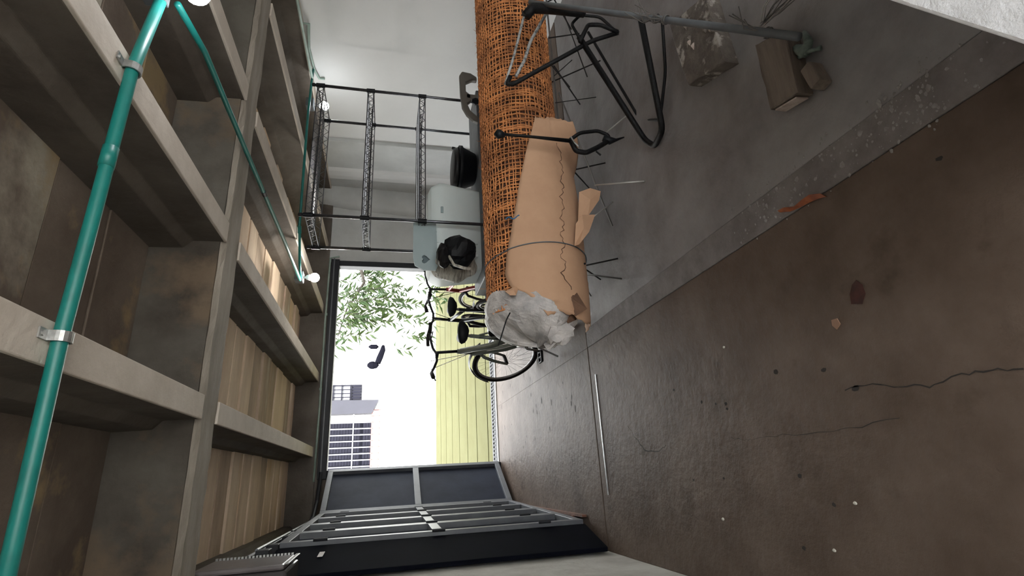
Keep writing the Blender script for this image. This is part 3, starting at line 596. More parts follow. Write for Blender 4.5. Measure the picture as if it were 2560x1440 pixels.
# ------------------------------------------------------------------ bicycles
def bicycle(label, fm, loc, rot, steer, kind='diamond', saddle_z=.93, bar_z=1.06, pedal=-80, bar_w=.29, guard=False, basket=False):
    t = thing('bicycle', label, 'bicycle', loc, 'bicycles parked behind the jute roll')
    t.rotation_euler = (0, 0, rot); ORG[t.name] = Vector((0, 0, 0))
    R = .345; yr, yf = -.50, .58; bbp = Vector((0, -.06, .29)); hd0 = Vector((0, .40, .68)); hd1 = Vector((0, .345, .86))
    st = Vector((0, -.21, .76)); S = Matrix.Rotation(steer, 4, 'Z')
    def ste(p):     # turn about the steering axis
        p = Vector(p); d = (hd1-hd0).normalized(); return hd0+Matrix.Rotation(steer, 3, d) @ (p-hd0)
    def wheel(c, ax, u):
        c = Vector(c); ax = Vector(ax).normalized(); u = Vector(u); u = (u-ax*u.dot(ax)).normalized(); v = ax.cross(u)
        def cir(r, n=40): return [c+(u*math.cos(2*PI*k/n)+v*math.sin(2*PI*k/n))*r for k in range(n)]
        rim = MB().tube(cir(R-.045), .011, 6, closed=True).build('wheel', 'alu', t, smooth=True)
        MB().tube(cir(R-.020), .020, 9, closed=True).build('tire', 'rubber', rim, smooth=True)
        sp = MB()
        for k in range(28):
            a_ = 2*PI*k/28; o_ = ax*.03*(1 if k % 2 else -1); e = c+(u*math.cos(a_)+v*math.sin(a_))*(R-.05)
            sp.tube([c+o_+(u*math.cos(a_+.9)+v*math.sin(a_+.9))*.02, e], .0011, 3)
        sp.build('spokes', 'wire', rim)
        MB().tube([c-ax*.05, c+ax*.05], .018, 8).build('hub', 'bike_black', rim)
    wheel((0, yr, R), (1, 0, 0), (0, 1, 0))
    fc = ste((0, yf, R)); fx = (ste((1, yf, R))-fc).normalized(); wheel(fc, fx, (0, 0, 1))
    f = MB()
    if kind == 'step':
        f.tube([hd0+Vector((0, -.005, .02)), Vector((0, .20, .42)), bbp], .033, 10)
        f.tube([hd1+Vector((0, 0, -.03)), Vector((0, .12, .58)), Vector((0, -.13, .48))], .028, 10)
    else:
        f.tube([hd0+Vector((0, 0, .03)), bbp], .021, 10); f.tube([hd1+Vector((0, 0, -.03)), st], .018, 10)
    f.tube([bbp, st+Vector((0, -.02, .06))], .017, 10)
    for s in (-1, 1):
        f.tube([bbp+Vector((s*.03, 0, 0)), (s*.06, yr, R)], .010, 8); f.tube([st+Vector((s*.012, 0, -.02)), (s*.06, yr, R)], .009, 8)
    f.tube([hd0, hd1], .022, 10)
    f.build('frame', fm, t, smooth=True)
    k = MB(); cr = ste(hd0-(hd1-hd0).normalized()*.05)
    k.tube([ste(hd0), cr], .02, 8)
    for s in (-1, 1):
        k.tube([cr, cr+fx*s*.055+Vector((0, 0, -.03)), cr.lerp(fc, .5)+fx*s*.06, fc+fx*s*.055], [.017, .017, .016, .012], 8)
    k.build('fork', 'bike_black' if fm != 'bike_green' else fm, t, smooth=True)
    hb_ = MB(); top = ste(hd1+Vector((0, -.02, bar_z-hd1.z-.02))); fwd = ste((0, 1, .86))-ste((0, 0, .86)); fwd.z = 0; fwd.normalize(); sx = Vector((fwd.y, -fwd.x, 0))
    hb_.tube([hd1, top], .014, 8); c = top+fwd*.07; hb_.tube([top, c], .017, 8)
    bar = [c+sx*s*bar_w*q-fwd*bk+Vector((0, 0, h)) for s, q, bk, h in ((-1, 1.05, .12, .055), (-1, .72, .05, .06), (-1, .4, -.01, .03), (-1, .14, 0, 0), (1, .14, 0, 0), (1, .4, -.01, .03), (1, .72, .05, .06), (1, 1.05, .12, .055))]
    hb_.tube(bar, .0125, 8); h_ = hb_.build('handlebar', 'bike_black', t, smooth=True)
    for i, j in ((0, 1), (7, 6)):
        e = bar[i]; d = (bar[j]-bar[i]); MB().tube([e-d*.12, e+d*.75], .019, 9).build('grip', 'rubber', h_, smooth=True)
        MB().tube([e+d*.95, e+d*.85+fwd*.05+Vector((0, 0, -.02)), e+d*.2+fwd*.07+Vector((0, 0, -.03))], .006, 6).build('brake_lever', 'bike_black', h_)
    cb = MB()
    for s in (-1, 1):
        cb.tube([bar[2 if s < 0 else 5]+fwd*.03, c+fwd*.12+sx*s*.05+Vector((0, 0, .05)), hd0+Vector((0, .05, .05)), Vector((s*.02, .15, .47)), bbp+Vector((s*.02, 0, .04))], .0035, 5)
    cb.build('cable', 'lamp_white' if fm == 'bike_green' else 'bike_black', t)
    MB().tube([st, Vector((0, -.245, saddle_z-.03))], .013, 8).build('seat_post', 'alu', t)
    sd = []
    for y, hw, dz in ((.15, .024, -.012), (.09, .034, 0), (0, .05, .004), (-.06, .090, .008), (-.11, .102, .016), (-.145, .075, .014)):
        sd.append([(hw*math.cos(2*PI*i/12), -.245+y, saddle_z+dz+(.03 if math.sin(2*PI*i/12) > 0 else .06)*math.sin(2*PI*i/12)) for i in range(12)])
    loft(sd).build('saddle', 'black', t, smooth=True)
    # crank, chainring, pedals
    ck = MB(); ck.tube([bbp-Vector((.07, 0, 0)), bbp+Vector((.07, 0, 0))], .018, 8)
    ck.lathe([(.09, 0), (.09, .004), (.07, .006)], bbp+Vector((-.045, 0, 0)), (1, 0, 0), 22); a_ = math.radians(pedal)
    dv = Vector((0, math.cos(a_), math.sin(a_)))*.17
    e0, e1 = bbp+Vector((-.075, 0, 0))+dv, bbp+Vector((.075, 0, 0))-dv
    ck.tube([bbp+Vector((-.07, 0, 0)), e0], .011, 7); ck.tube([bbp+Vector((.07, 0, 0)), e1], .011, 7)
    cko = ck.build('crank', 'alu', t, smooth=True)
    for e, s in ((e0, -1), (e1, 1)):
        q = MB()
        q.tube([e, e+Vector((s*.10, 0, 0))], .007, 6)
        for dy in (-.045, .045): q.box((min(e.x, e.x+s*.10), e.y+dy-.008, e.z-.011), (max(e.x, e.x+s*.10), e.y+dy+.008, e.z+.011))
        for dx in (.01, .055, .10): q.box((e.x+s*dx-.006, e.y-.045, e.z-.009), (e.x+s*dx+.006, e.y+.045, e.z+.009))
        q.build('pedal', 'black', cko)
    if guard:
        MB().prism([(-.058, .06, .34), (-.058, .08, .29), (-.058, .05, .22), (-.058, -.42, .32), (-.058, -.5, .345), (-.058, -.42, .38)], (.012, 0, 0)).build('chain_guard', 'bike_black', t, bevel=.004)
    else:
        MB().tube([bbp+Vector((-.045, .02, .09)), Vector((-.045, yr, R+.035)), Vector((-.045, yr-.03, R)), Vector((-.045, yr, R-.035)), bbp+Vector((-.045, .02, -.09))], .004, 4).build('chain', 'rubber', t)
    # mudguards
    def mud(c, ax, a0, a1):
        c = Vector(c); ax = Vector(ax).normalized(); v = Vector((0, 0, 1)); u = v.cross(ax); rows = []
        for i in range(13):
            a = math.radians(a0+(a1-a0)*i/12); d = u*math.cos(a)+v*math.sin(a); rows.append([c+d*(R+.022)+ax*.028, c+d*(R+.032), c+d*(R+.022)-ax*.028])
        MB().add([p for r_ in rows for p in r_], [(i*3+k, i*3+k+1, i*3+4+k, i*3+3+k) for i in range(12) for k in range(2)]).build('mudguard', 'bike_black' if fm != 'bike_red' else fm, t, smooth=True)
    mud((0, yr, R), (1, 0, 0), -60, 100)
    if kind == 'step': mud(fc, fx, 20, 130)
    # kickstand
    MB().tube([(-.05, -.16, .28), (-.15, -.10, .012)], .008, 6).build('kickstand', 'alu', t)
    return t
bicycle('grey-green step-through bicycle nearest the open doorway', 'bike_green', (1.12, 4.50, 0), 0, math.radians(28), 'step', .90, 1.07, -62, .30, guard=False)
bicycle('black bicycle in the middle of the three behind the roll', 'bike_black', (1.60, 5.20, 0), math.radians(-6), math.radians(-22), 'diamond', .90, 1.04, 20, .27)
bicycle('bicycle with red frame furthest from the open doorway light, beside the rack', 'bike_red', (2.02, 5.35, 0), math.radians(-4), math.radians(12), 'diamond', .92, 1.06, 40, .28)
# black helmet-like bag and cream bag on the parked bikes
hl = thing('black_bag', 'lumpy black bag lying against the tub above the bicycle saddles', 'bag', (1.86, 3.92, .75))
def lump(c, rx, ry, rz_, n=14, m=10, amp=.18, seed=0, sq=1.0):
    rnd = random.Random(seed); ph = [rnd.uniform(0, 6.28) for _ in range(8)]; b = MB(); vs = []
    for i in range(m+1):
        th = PI*i/m
        for k in range(n):
            a = 2*PI*k/n; f = 1+amp*(math.sin(2*a+ph[0]+th)+.6*math.sin(3*a+ph[1]-2*th)+.5*math.sin(5*a+ph[2]+3*th)+.4*math.sin(7*th+ph[3]+a))*math.sin(th)*.6
            vs.append((c[0]+rx*f*math.sin(th)*math.cos(a), c[1]+ry*f*math.sin(th)*math.sin(a), c[2]+rz_*f*math.cos(th)))
    return b.add(vs, [(i*n+k, i*n+(k+1) % n, (i+1)*n+(k+1) % n, (i+1)*n+k) for i in range(m) for k in range(n)])
lump(at(1150, 628, 1, 3.88), .13, .09, .13, seed=3, amp=.25).build('body', 'black', hl)
lump(at(1108, 640, 1, 3.88), .12, .07, .055, seed=5, amp=.2).build('flap', 'black_gloss', hl)
MB().tube([at(1122, 640, 1, 3.82), at(1135, 662, 1, 3.80), at(1160, 670, 1, 3.80), at(1178, 672, 1, 3.80)], .012, 6).build('strap', 'bag2', hl, smooth=True)
cb_ = thing('cream_bag', 'folded cream plastic sack hanging beside the black bag', 'sack', (1.72, 4.05, .7))
lump((1.70, 4.12, .97), .15, .10, .20, n=22, m=16, seed=9, amp=.16).build('body', 'bag2', cb_)

# ------------------------------------------------------------------ jute roll, card, film
RC0 = Vector((0, 3.01, .64)); RR = .265; RX0, RX1 = .90, 3.75
jr = thing('jute_roll', 'big roll of brown open-weave jute matting lying across the drying rack', 'matting roll', (2.2, 3.01, .36))
def rp(x, a, r): return Vector((x, RC0.y+r*math.cos(a), RC0.z+r*math.sin(a)))
core = MB()
n = 40; xs = np.linspace(RX0, RX1, 30)
core.add([rp(x, 2*PI*k/n, RR-.012+.004*math.sin(5*k+x*9)) for x in xs for k in range(n)], [(i*n+k, i*n+(k+1) % n, (i+1)*n+(k+1) % n, (i+1)*n+k) for i in range(len(xs)-1) for k in range(n)]+[tuple(range(n)), tuple(range((len(xs)-1)*n, len(xs)*n))])
core.build('core', 'roll_core', jr, smooth=True)
wv = MB(); stp_ = .0235; x = RX0+.01; i = 0
while x < RX1-.01:
    ph = random.uniform(0, 6.28); N = 48; dx = jit(.006)
    wv.tube([rp(x+dx+.006*math.sin(a*3+ph)+.004*math.sin(a*11+ph), a, RR+.0035*math.cos(a*36+PI*i)) for a in [2*PI*k/N for k in range(N)]], random.uniform(.0034, .006), 4, closed=True)
    if random.random() < .45: x += stp_*.35
    else: x += stp_*random.uniform(.8, 1.25)
    i += 1
na = 66
for k in range(na):
    a0 = 2*PI*k/na+jit(.02)
    if math.sin(a0) < -.93: continue
    N = 110; ph = random.uniform(0, 6.28)
    wv.tube([rp(RX0+(RX1-RX0)*i/N, a0+.012*math.sin(i*.31+ph)+.008*math.sin(i*.9+ph), RR+.0035*math.cos(PI*k+i*2.9)) for i in range(N+1)], random.uniform(.0034, .006), 4, caps=False)
stuff(wv.build('weave', 'strand', jr))
fr = MB()        # loose fibres along the upper edge
for _ in range(130):
    a = random.uniform(.9, 3.6); x = random.uniform(RX0, RX1); p = rp(x, a, RR); d = Vector((jit(.5), math.cos(a)+jit(.6), math.sin(a)+jit(.6)))*random.uniform(.008, .03)
    fr.tube([p, p+d*.6+Vector((jit(.006), 0, 0)), p+d+Vector((jit(.012), jit(.01), jit(.01)))], .0011, 3)
stuff(fr.build('loose_fibres', 'strand', jr))
# cardboard sleeve: outline given along the axis and round the roll
cs = thing('cardboard_sleeve', 'torn tan cardboard sheet wrapped round the end of the jute roll', 'cardboard', (1.5, 2.75, .4))
RK = RR+.016
def ang(x_, y_, r=RK):      # picture position -> (x along the roll, angle round it)
    d = RT*((1440-y_)-720)+DN*(x_-1280)+FW*F_PX; d = d/np.linalg.norm(d)
    oy, oz = CP[1]-RC0.y, CP[2]-RC0.z; A = d[1]**2+d[2]**2; B = 2*(oy*d[1]+oz*d[2]); Cc = oy*oy+oz*oz-r*r; D = B*B-4*A*Cc
    t = (-B-math.sqrt(max(D, 0)))/(2*A); p = CP+d*t; return p[0], math.atan2(p[2]-RC0.z, p[1]-RC0.y) % (2*PI)
top_edge = [(1338, 292), (1322, 350), (1308, 410), (1296, 470), (1286, 530), (1275, 590), (1267, 640), (1263, 690), (1280, 722), (1300, 735)]
E0 = sorted([ang(*p) for p in top_edge], key=lambda q: q[0])
def a_top(x): return float(np.interp(x, [q[0] for q in E0], [q[1] for q in E0]))
xa, xb = E0[0][0]-.13, E0[-1][0]
def card_bulge(s_, t): return .150*(s_**1.6)*(1-.15*t)+.004*math.sin(9*t+4*s_)
NX, NA = 70, 26; vs = []; rnd = random.Random(4)
tear = [jit(.012) for _ in range(NX+1)]
for i in range(NX+1):
    x = xa+(xb-xa)*i/NX; t = i/NX
    a0 = a_top(x)+(.0 if t > .13 else (.13-t)*4.2)+tear[i]*.6; a1 = 5.0-(1.0*max(0, (t-.80)/.20))+tear[i]*1.4
    for k in range(NA+1):
        s_ = k/NA; a = a0+(a1-a0)*s_
        bulge = card_bulge(s_, t)
        crease = -.007*math.exp(-((s_-.42-.03*math.sin(t*40)-.02*math.sin(t*97))/.02)**2)
        vs.append(rp(x+.02*math.sin(s_*9)*(t < .05)+.012*rnd.uniform(-1, 1)*(i in (0, NX)), a, RK+bulge+crease+rnd.uniform(-.0012, .0012)))
sh = MB().add(vs, [(i*(NA+1)+k, i*(NA+1)+k+1, (i+1)*(NA+1)+k+1, (i+1)*(NA+1)+k) for i in range(NX) for k in range(NA)]).build('sheet', 'cardboard', cs, smooth=True)
so = sh.modifiers.new('solid', 'SOLIDIFY'); so.thickness = .004
# torn seam running along the sheet
sm = []
for i in range(8, 62):
    t = i/NX; x = xa+(xb-xa)*t; a0 = a_top(x); a1 = 5.0-(1.0*max(0, (t-.80)/.20)); s_ = .47+.018*math.sin(i*.9)+.012*math.sin(i*2.3)+jit(.008)-.05*t
    sm.append(rp(x, a0+(a1-a0)*s_, RK+card_bulge(s_, t)+.0035))
MB().tube(sm, [.0012+.0022*random.random() for _ in sm], 4).build('torn_seam', 'card_dark', cs)
def scrap(name, px_, Y, m, parent, curl=.02):
    P = [at(x, y, 1, Y+jit(curl)) for x, y in px_]; c = sum(P, Vector())/len(P)+Vector((0, -.02, 0))
    o = MB().add(P+[c], [(i, (i+1) % len(P), len(P)) for i in range(len(P))]).build(name, m, parent)
    so = o.modifiers.new('solid', 'SOLIDIFY'); so.thickness = .004; return o
scrap('torn_flap', [(1448, 480), (1475, 470), (1502, 478), (1498, 500), (1470, 540), (1445, 552)], 2.72, 'cardboard', cs)
scrap('torn_flap', [(1440, 560), (1455, 538), (1487, 537), (1472, 580), (1448, 612), (1437, 615)], 2.72, 'cardboard', cs)
scrap('torn_flap', [(1262, 728), (1290, 715), (1296, 722), (1290, 738), (1275, 738)], 2.74, 'cardboard', cs)
scrap('torn_flap', [(1400, 700), (1432, 715), (1468, 772), (1440, 790), (1405, 775)], 2.78, 'card_dark', cs)
scrap('torn_flap', [(1335, 730), (1370, 745), (1425, 762), (1432, 775), (1400, 782), (1380, 762), (1345, 752)], 2.76, 'cardboard', cs)
# strings round the roll
def card_a(x):
    t = (x-xa)/(xb-xa); return a_top(x)+(.0 if t > .13 else (.13-t)*4.2), 5.0-(1.0*max(0, (t-.80)/.20)), t
P = []; xc = ang(1290, 625)[0]
for a in np.linspace(.9, 5.6, 60):
    x = xc+.045*math.sin((a-2.2)*.9); a0, a1, t = card_a(x); s_ = (a-a0)/(a1-a0)
    P.append(rp(x, a, RR+.012 if s_ < 0 else RK+card_bulge(min(s_, 1), t)+.006))
tag(MB().tube(P, .0032, 5).build('string', 'string'), 'grey string tied round the cardboard near the end of the roll', 'string')
sx_ = ang(1262, 548)[0]
tag(MB().tube([rp(sx_+.01*math.sin(k), 2.45+k*.04, RR+.012) for k in range(9)], .005, 5).build('string', 'string_blue'), 'short blue string knotted on the bare jute weave', 'string')
# plastic film over the roll end
fb = thing('plastic_film', 'crumpled dusty white plastic film over the left end of the roll', 'plastic film', (.82, 2.98, .64))
rows = []; rnd = random.Random(11); n = 44
for i in range(17):
    t = i/16; x = 1.00-.26*t; r = (RR+.022)*(1.0 if t < .3 else math.sqrt(max(0.0, 1-((t-.3)/.7)**2))*.985+.015)
    row = []
    for k in range(n):
        a = 2*PI*k/n; f = 1+(.030*math.sin(4*a+6*t)+.022*math.sin(9*a-9*t)+.016*math.sin(17*a+13*t))*(.25+t)+rnd.uniform(-.008, .008)
        row.append(rp(x+.018*math.sin(3*a+1)+.012*math.sin(7*a), a, r*f)+Vector((0, 0, -.03*t)))
    rows.append(row)
loft(rows, False, True).build('film', 'bag', fb)
rows = []
for i in range(9):
    t = i/8; c = at(1365+62*t, 822+6*t, 1, 2.86)
    rows.append([c+Vector((.11*(1-.6*t*t)*math.cos(2*PI*k/18)*(1+.15*math.sin(k*2.2+i)), .08*(1-.5*t)*math.sin(2*PI*k/18)*(1+.15*math.sin(k*3.1)), .015*math.sin(k*1.7))) for k in range(18)])
loft(rows).build('loose_film', 'bag', fb)
MB().tube([at(1275, 782, 1, 2.70), at(1266, 800, 1, 2.68), at(1252, 845, 1, 2.68), at(1246, 864, 1, 2.70)], .004, 5).build('tie', 'black', fb)
# ragged brown card at the roll end
rg = thing('ragged_card', 'ragged dark brown card hanging out under the roll end', 'cardboard', (1.05, 2.9, .3))
scrap('scrap', [(1392, 755), (1440, 768), (1452, 785), (1440, 800), (1420, 808), (1405, 790)], 2.82, 'card_dark', rg)
scrap('scrap', [(1345, 742), (1375, 760), (1392, 775), (1395, 795), (1372, 792), (1352, 770)], 2.80, 'card_dark', rg)
scrap('scrap', [(1300, 738), (1345, 742), (1360, 768), (1330, 765), (1305, 752)], 2.80, 'card_dark', rg)

# ------------------------------------------------------------------ thin rod rack under the roll
dk = thing('drying_rack', 'folding rack of thin grey rods holding up the jute roll', 'drying rack', (1.6, 3.0, 0))
def rod(p, q, r=.0055, m='wire'): return MB().tube([p, q], r, 6).build('rod', m, dk, smooth=True)
zr = .36
def under(x, y=3.01): return Vector((x, y, zr-.005))
for x in (1.15, 1.75, 2.55, 3.4):
    pass
t1, t2, t3, t4 = at(1531, 565, 2, .004), at(1554, 697, 2, .004), at(1477, 740, 2, .004), at(1611, 453, 2, .004)
rod(at(1397, 232, 1, 2.80), t1); rod(at(1447, 683, 1, 2.92), t2); rod(at(1424, 652, 1, 3.0), t3); rod(at(1487, 463, 1, 2.74), t4, .006, 'wire_light')
rod(at(1470, 552, 1, 2.90), at(1532, 505, 2, .02), .005, 'wire_light'); rod(at(1428, 668, 1, 2.95), at(1463, 659, 1, 2.85), .007, 'wire_dark')
rod(at(1388, 257, 1, 2.76), at(1490, 243, 1, 2.76), .003, 'wire_dark'); rod(at(1380, 164, 1, 2.76), at(1424, 218, 1, 2.72), .005, 'wire_dark'); rod(at(1372, 95, 1, 2.74), at(1448, 84, 1, 2.70), .005, 'wire_dark')
rod(at(1408, 30, 1, 2.70), at(1468, 192, 1, 2.66), .004, 'wire_dark'); rod(at(1515, 332, 1, 2.60), at(1568, 288, 1, 2.50), .005, 'wire_light'); rod(at(1385, 190, 1, 2.74), at(1430, 150, 1, 2.72), .003, 'wire_dark')
for y in (2.90, 3.12): MB().tube([(.98, y, .372), (3.7, y, .372)], .007, 6).build('rail', 'wire', dk)
for x in (1.25, 2.0, 2.8, 3.6):
    rod(Vector((x, 2.89, .368)), Vector((x+.05, 3.32, .004)), .0055, 'wire_dark'); rod(Vector((x+.03, 3.13, .368)), Vector((x+.08, 2.86 if x > 2.1 else 3.0, .004)), .0055, 'wire_dark')

# ------------------------------------------------------------------ bent-rod chair frame in front of the roll
ch = thing('chair_frame', 'black bent-rod chair frame with pointed legs standing before the roll', 'chair frame', (1.9, 2.3, 0))
def bent(name, pts, r, m='rod', par=ch):
    P = [Vector(p) for p in pts]; out = [P[0]]
    for i in range(1, len(P)-1):
        a, b, c = P[i-1], P[i], P[i+1]; e = min(.05, (a-b).length*.3, (c-b).length*.3); p0 = b+(a-b).normalized()*e; p1 = b+(c-b).normalized()*e
        for k in range(5):
            t = k/4; out.append(p0.lerp(b, t).lerp(b.lerp(p1, t), t))
    out.append(P[-1]); return MB().tube(out, r, 9).build(name, m, par, smooth=True)
tipF = at(1636, 366, 2, .012); 
legA = at(1447, 92, 1, 2.30); legB = at(1600, 36, 1, 1.93)
bent('leg_loop', [legA, at(1612, 350, 2, .03), tipF, at(1657, 325, 2, .05), legB], .0175)
bent('leg_loop', [at(1470, 80, 1, 2.45), at(1600, 300, 1, 2.50), at(1650, 300, 2, .01), at(1664, 180, 2, .03), at(1655, 40, 2, .12)], .009)
tipU = at(1267, 211, 1, 2.42)
bent('back_loop', [at(1545, 82, 1, 2.26), at(1480, 102, 1, 2.30), at(1284, 210, 1, 2.40), tipU, at(1276, 190, 1, 2.40)], .0135)
bent('back_loop', [tipU+Vector((.0, .0, .01)), at(1285, 140, 1, 2.40), at(1310, 40, 1, 2.42), at(1330, 8, 1, 2.44)], .008, 'rod_white')
bent('bare_rod', [at(1290, 190, 1, 2.41), at(1312, 150, 1, 2.42), at(1325, 105, 1, 2.44), at(1365, 35, 1, 2.46)], .010, 'rod_white')
bent('grip_loop', [at(1452, 100, 1, 2.28), at(1428, 60, 1, 2.32), at(1450, 38, 1, 2.30), at(1500, 42, 1, 2.28), at(1530, 70, 1, 2.26), at(1546, 82, 1, 2.25)], .009)
bent('grip_loop', [at(1450, 104, 1, 2.27), at(1470, 62, 1, 2.28), at(1500, 62, 1, 2.27), at(1545, 80, 1, 2.25)], .013)
# padded black corner on the pole
bent('sleeve', [at(1314, 40, 1, 2.40), at(1332, 20, 1, 2.38), at(1380, 22, 1, 2.32), at(1460, 30, 1, 2.22)], .032)

# long pole resting on two blocks
pA, pB = at(1325, 6, 1, 2.44), at(1998, 92, 2, .105)
pole = thing('long_pole', 'long grey metal pole sloping from the roll down to the wood block', 'pole', pB)
MB().tube([pA, pA.lerp(pB, .33)+Vector((0, 0, -.02)), pA.lerp(pB, .7)+Vector((0, 0, -.03)), pB], .0155, 10).build('tube', 'shelf_grey', pole, smooth=True)
for x, y in ((1618, 25), (1648, 30), (1905, 76)):
    q = at(x, y, 2, .2); k = min(range(60), key=lambda i: (Vector(at(x, y, 1, pA.lerp(pB, i/59).y))-pA.lerp(pB, i/59)).length); c = pA.lerp(pB, k/59)+Vector((0, 0, -.022))
    d = (pB-pA).normalized(); u = d.cross(Vector((0, 0, 1))).normalized(); v = d.cross(u)
    tw_ = MB(); tw_.tube([c+(u*math.cos(a)+v*math.sin(a))*.02+d*a*.002 for a in np.linspace(0, 12, 40)], .0025, 5)
    tw_.build('wire_tie', 'wire', pole)
    for j in range(4): MB().tube([c, c+Vector((.03+jit(.03), .02+jit(.02), .05+jit(.03))), c+Vector((.08+jit(.04), .03+jit(.04), .10+jit(.04)))], .0022, 4).build('wire_end', 'wire', pole)

# bundle of tie wire by the pole end
wb = thing('wire_bundle', 'bundle of stiff pale tie wires sticking up beside the pole', 'wire bundle', at(1910, 65, 2, .1))
for i in range(14):
    a = at(1905+jit(8), 62+jit(8), 2, .11); b = at(1935+i*6.5+jit(10), -18+jit(22), 2, .14+.02*(i % 4)); c = a.lerp(b, .5)+Vector((jit(.015), jit(.015), jit(.02)))
    MB().tube([a, c, b], .0018, 4).build('wire', 'wire_light' if i % 3 == 0 else 'wire', wb)
# blocks
def rough_block(name, label, cat, quad, h, m, endm=None, seed=1):
    rnd = random.Random(seed); q = [Vector((p[0], p[1], 0)) for p in quad]; N = 7; Mm = 4
    t = thing(name, label, cat, (sum(q, Vector())/4)); vs = []; g = {}
    b = MB(); rings = []
    per = []
    for i in range(4):
        for k in range(N if i % 2 == 0 else Mm):
            per.append(q[i].lerp(q[(i+1) % 4], k/(N if i % 2 == 0 else Mm)))
    for j, z in enumerate((0, h*.5, h*.93, h)):
        c = sum(per, Vector())/len(per); s_ = .985 if j == 3 else 1.0
        rings.append([c+(p-c)*s_*(1+rnd.uniform(-.012, .012))+Vector((0, 0, z+(rnd.uniform(-.004, .004) if j else 0))) for p in per])
    loft(rings).build('body', m, t); return t
b1 = rough_block('mortar_block', 'rough mortar-crusted block under the middle of the pole', 'block', [(1.68, 1.58), (1.78, 1.85), (2.22, 1.90), (2.10, 1.60)], .075, 'stone', seed=2)
for i in range(11):
    a = at(1755+jit(45), 90+jit(45), 2, .08)
    MB().add([(a.x+.02*math.cos(k*1.05)*(1+jit(.4)), a.y+.014*math.sin(k*1.05)*(1+jit(.4)), .074) for k in range(6)]+[(a.x, a.y, .09)], [(k, (k+1) % 6, 6) for k in range(6)]).build('mortar_crust', 'wood_end' if i % 2 else 'stone', b1)
b2 = rough_block('wood_block', 'weathered sawn wood block with a pale end under the pole tip', 'block', [(1.255, 1.27), (1.285, 1.405), (1.60, 1.40), (1.53, 1.255)], .07, 'wood', seed=3)
MB().prism([(1.252, 1.285, .012), (1.279, 1.395, .012), (1.276, 1.392, .062), (1.250, 1.288, .062)], (-.006, 0, 0)).build('sawn_end', 'wood_end', b2)
o = MB().obox(Vector((1.285, 1.215, .03)), (.05, .01, 0), (-.004, .022, 0), (0, 0, .03)).build('wood_offcut', 'wood', bevel=.006); tag(o, 'small wood offcut touching the side of the pale-ended block', 'offcut')
# green tap
tpq = at(2005, 118, 2, .05)
tq = thing('brass_tap', 'small green tarnished brass tap lying at the pole end', 'tap', (tpq.x, tpq.y, 0))
MB().tube([at(1992, 122, 2, .03), at(2012, 128, 2, .045), at(2022, 105, 2, .06), at(2010, 82, 2, .05)], [.017, .024, .016, .010], 9).build('body', 'verdigris', tq, smooth=True)
MB().tube([at(2018, 130, 2, .045), at(2000, 142, 2, .03), at(1992, 150, 2, .02)], [.012, .008, .012], 8).build('spout', 'verdigris', tq, smooth=True)
MB().tube([at(2018, 128, 2, .045), at(2040, 124, 2, .04), at(2052, 120, 2, .035)], [.010, .006, .010], 8).build('handle', 'verdigris', tq, smooth=True)

# black rod with clamp in front of the card
rc = thing('clamp_rod', 'black rod with end knob and loop clamp hanging across the cardboard', 'clamp', at(1420, 352, 1, 2.60))
YC = 2.60
MB().tube([at(1250, 335, 1, YC), at(1330, 342, 1, YC), at(1425, 352, 1, YC)], [.010, .009, .013], 9).build('rod', 'rod', rc, smooth=True)
MB().tube([at(1240, 330, 1, YC), at(1248, 336, 1, YC), at(1262, 338, 1, YC)], [.022, .03, .014], 10).build('knob', 'black', rc, smooth=True)
bent('loop', [at(1425, 350, 1, YC), at(1450, 332, 1, YC), at(1495, 327, 1, YC), at(1520, 338, 1, YC), at(1525, 352, 1, YC)], .012, 'rod', rc)
bent('loop', [at(1428, 354, 1, YC), at(1440, 378, 1, YC), at(1465, 382, 1, YC), at(1495, 368, 1, YC), at(1525, 350, 1, YC)], .016, 'rod', rc)
MB().tube([at(1508, 345, 1, YC), at(1525, 352, 1, YC), at(1540, 350, 1, YC), at(1560, 343, 1, YC)], [.02, .026, .010, .004], 9).build('tip', 'black', rc, smooth=True)
MB().tube([at(1427, 342, 1, YC-.012), at(1436, 356, 1, YC-.018), at(1446, 366, 1, YC-.012)], .005, 6).build('buckle', 'zinc', rc)
MB().tube([at(1490, 378, 1, YC), at(1502, 388, 1, YC)], .006, 6).build('prong', 'rod', rc)

# ------------------------------------------------------------------ near white block and floor litter
zb = .5
e0, e1 = at(2222, 0, 2, zb), at(2560, 111, 2, zb); d = (e1-e0).normalized(); nrm = Vector((d.y, -d.x, 0))
if nrm.dot(Vector((1, -1, 0))) < 0: nrm = -nrm
P0, P1 = e1+d*.02, e0-d*.75
wbk = MB().prism([Vector((p.x, p.y, 0)) for p in (P0, P1, P1+nrm*.45, P0+nrm*.45)], (0, 0, zb)).build('plastered_block', 'white_block', bevel=.006)
tag(wbk, 'white plastered parapet block at the near right of the floor', 'block')
lf = [at(x, y, 2, z+.005) for x, y, z in ((1943, 527, .002), (1958, 519, .008), (1985, 516, .012), (2003, 500, .016), (2022, 487, .018), (2050, 484, .016), (2066, 492, .006), (2048, 496, .006), (2025, 506, .004), (2000, 519, .003), (1975, 529, .003), (1950, 531, .002))]
o = MB().add(lf, [(0, 1, 10, 11), (1, 2, 9, 10), (2, 3, 8, 9), (3, 4, 7, 8), (4, 5, 6, 7)]).build('dry_leaf', 'leaf_dry'); tag(o, 'curled orange-brown dry leaf on the floor', 'leaf')
so = o.modifiers.new('solid', 'SOLIDIFY'); so.thickness = .0015
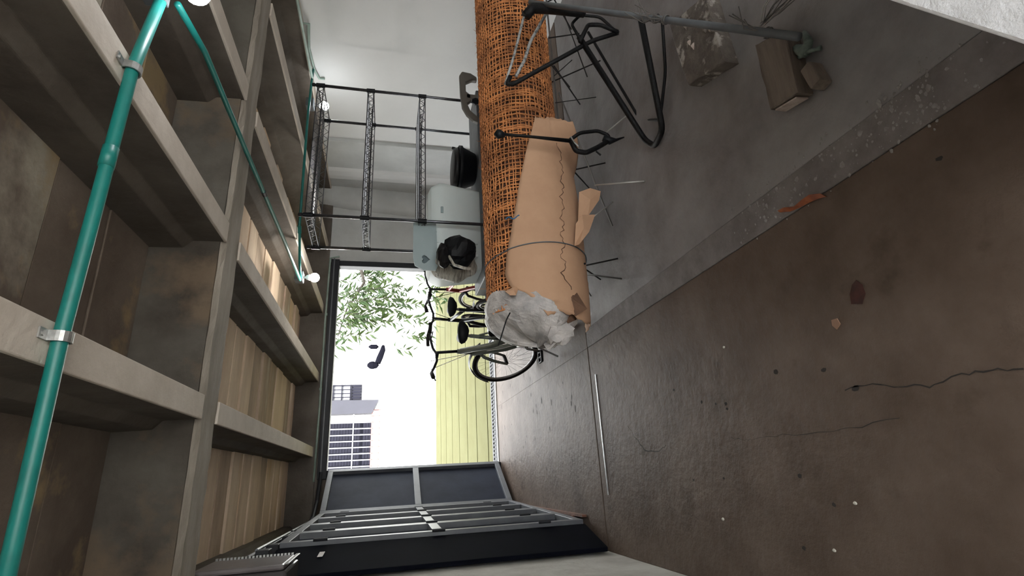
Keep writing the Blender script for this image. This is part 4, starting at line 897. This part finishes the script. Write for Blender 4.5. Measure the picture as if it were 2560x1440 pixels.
lf = [at(x, y, 2, z) for x, y, z in ((2140, 700, .002), (2155, 712, .006), (2163, 735, .004), (2155, 760, .002), (2128, 760, .002), (2124, 735, .005), (2130, 712, .004))]
o = MB().add(lf, [tuple(range(7))]).build('leaf_scrap', 'leaf_red'); tag(o, 'dark red-brown leaf scrap flat on the floor', 'leaf'); so = o.modifiers.new('solid', 'SOLIDIFY'); so.thickness = .002
lf = [at(x, y, 2, z) for x, y, z in ((2078, 800, .002), (2092, 796, .006), (2100, 810, .004), (2092, 824, .002), (2080, 814, .003))]
o = MB().add(lf, [tuple(range(5))]).build('bark_chip', 'chip'); tag(o, 'small tan chip on the brown floor', 'chip'); so = o.modifiers.new('solid', 'SOLIDIFY'); so.thickness = .003
for x, y, r, lb in ((2138, 1258, .006, 'pale pebble alone on the near brown floor'), (1808, 1298, .007, 'pale pebble near the left wall'), (2086, 1376, .006, 'pale greenish pebble at the lower edge by the left wall'), (1810, 868, .006, 'pale pebble beside the cross joint')):
    p = at(x, y, 2, .003); o = lump((p.x, p.y, r*.6), r, r*1.2, r*.7, 8, 6, .1, seed=x).build('pebble', 'pebble', smooth=True); tag(o, lb, 'pebble')
cr = MB()                # crumbs along the rough strip
for _ in range(340):
    y = random.choice((random.gauss(1.15, .16), random.gauss(1.6, .12), random.gauss(.95, .1))); x = random.uniform(JX+.01, JX2+.05)+random.gauss(0, .02); r = abs(random.gauss(0, .0042))+.0012
    k = random.randint(5, 7); ph = random.uniform(0, 6); st_ = random.uniform(.5, 1.0)
    ringp = [(x+r*(.6+random.random()*.7)*math.cos(2*PI*i/k+ph), y+r*st_*(.6+random.random()*.7)*math.sin(2*PI*i/k+ph), .003) for i in range(k)]
    cr.add(ringp+[(x+jit(r*.3), y+jit(r*.3), .003+r*.55)], [(i, (i+1) % k, k) for i in range(k)]+[tuple(range(k))[::-1]])
o = stuff(cr.build('mortar_crumbs', 'crumb')); tag(o, 'pale mortar crumbs scattered along the rough floor strip', 'crumbs')
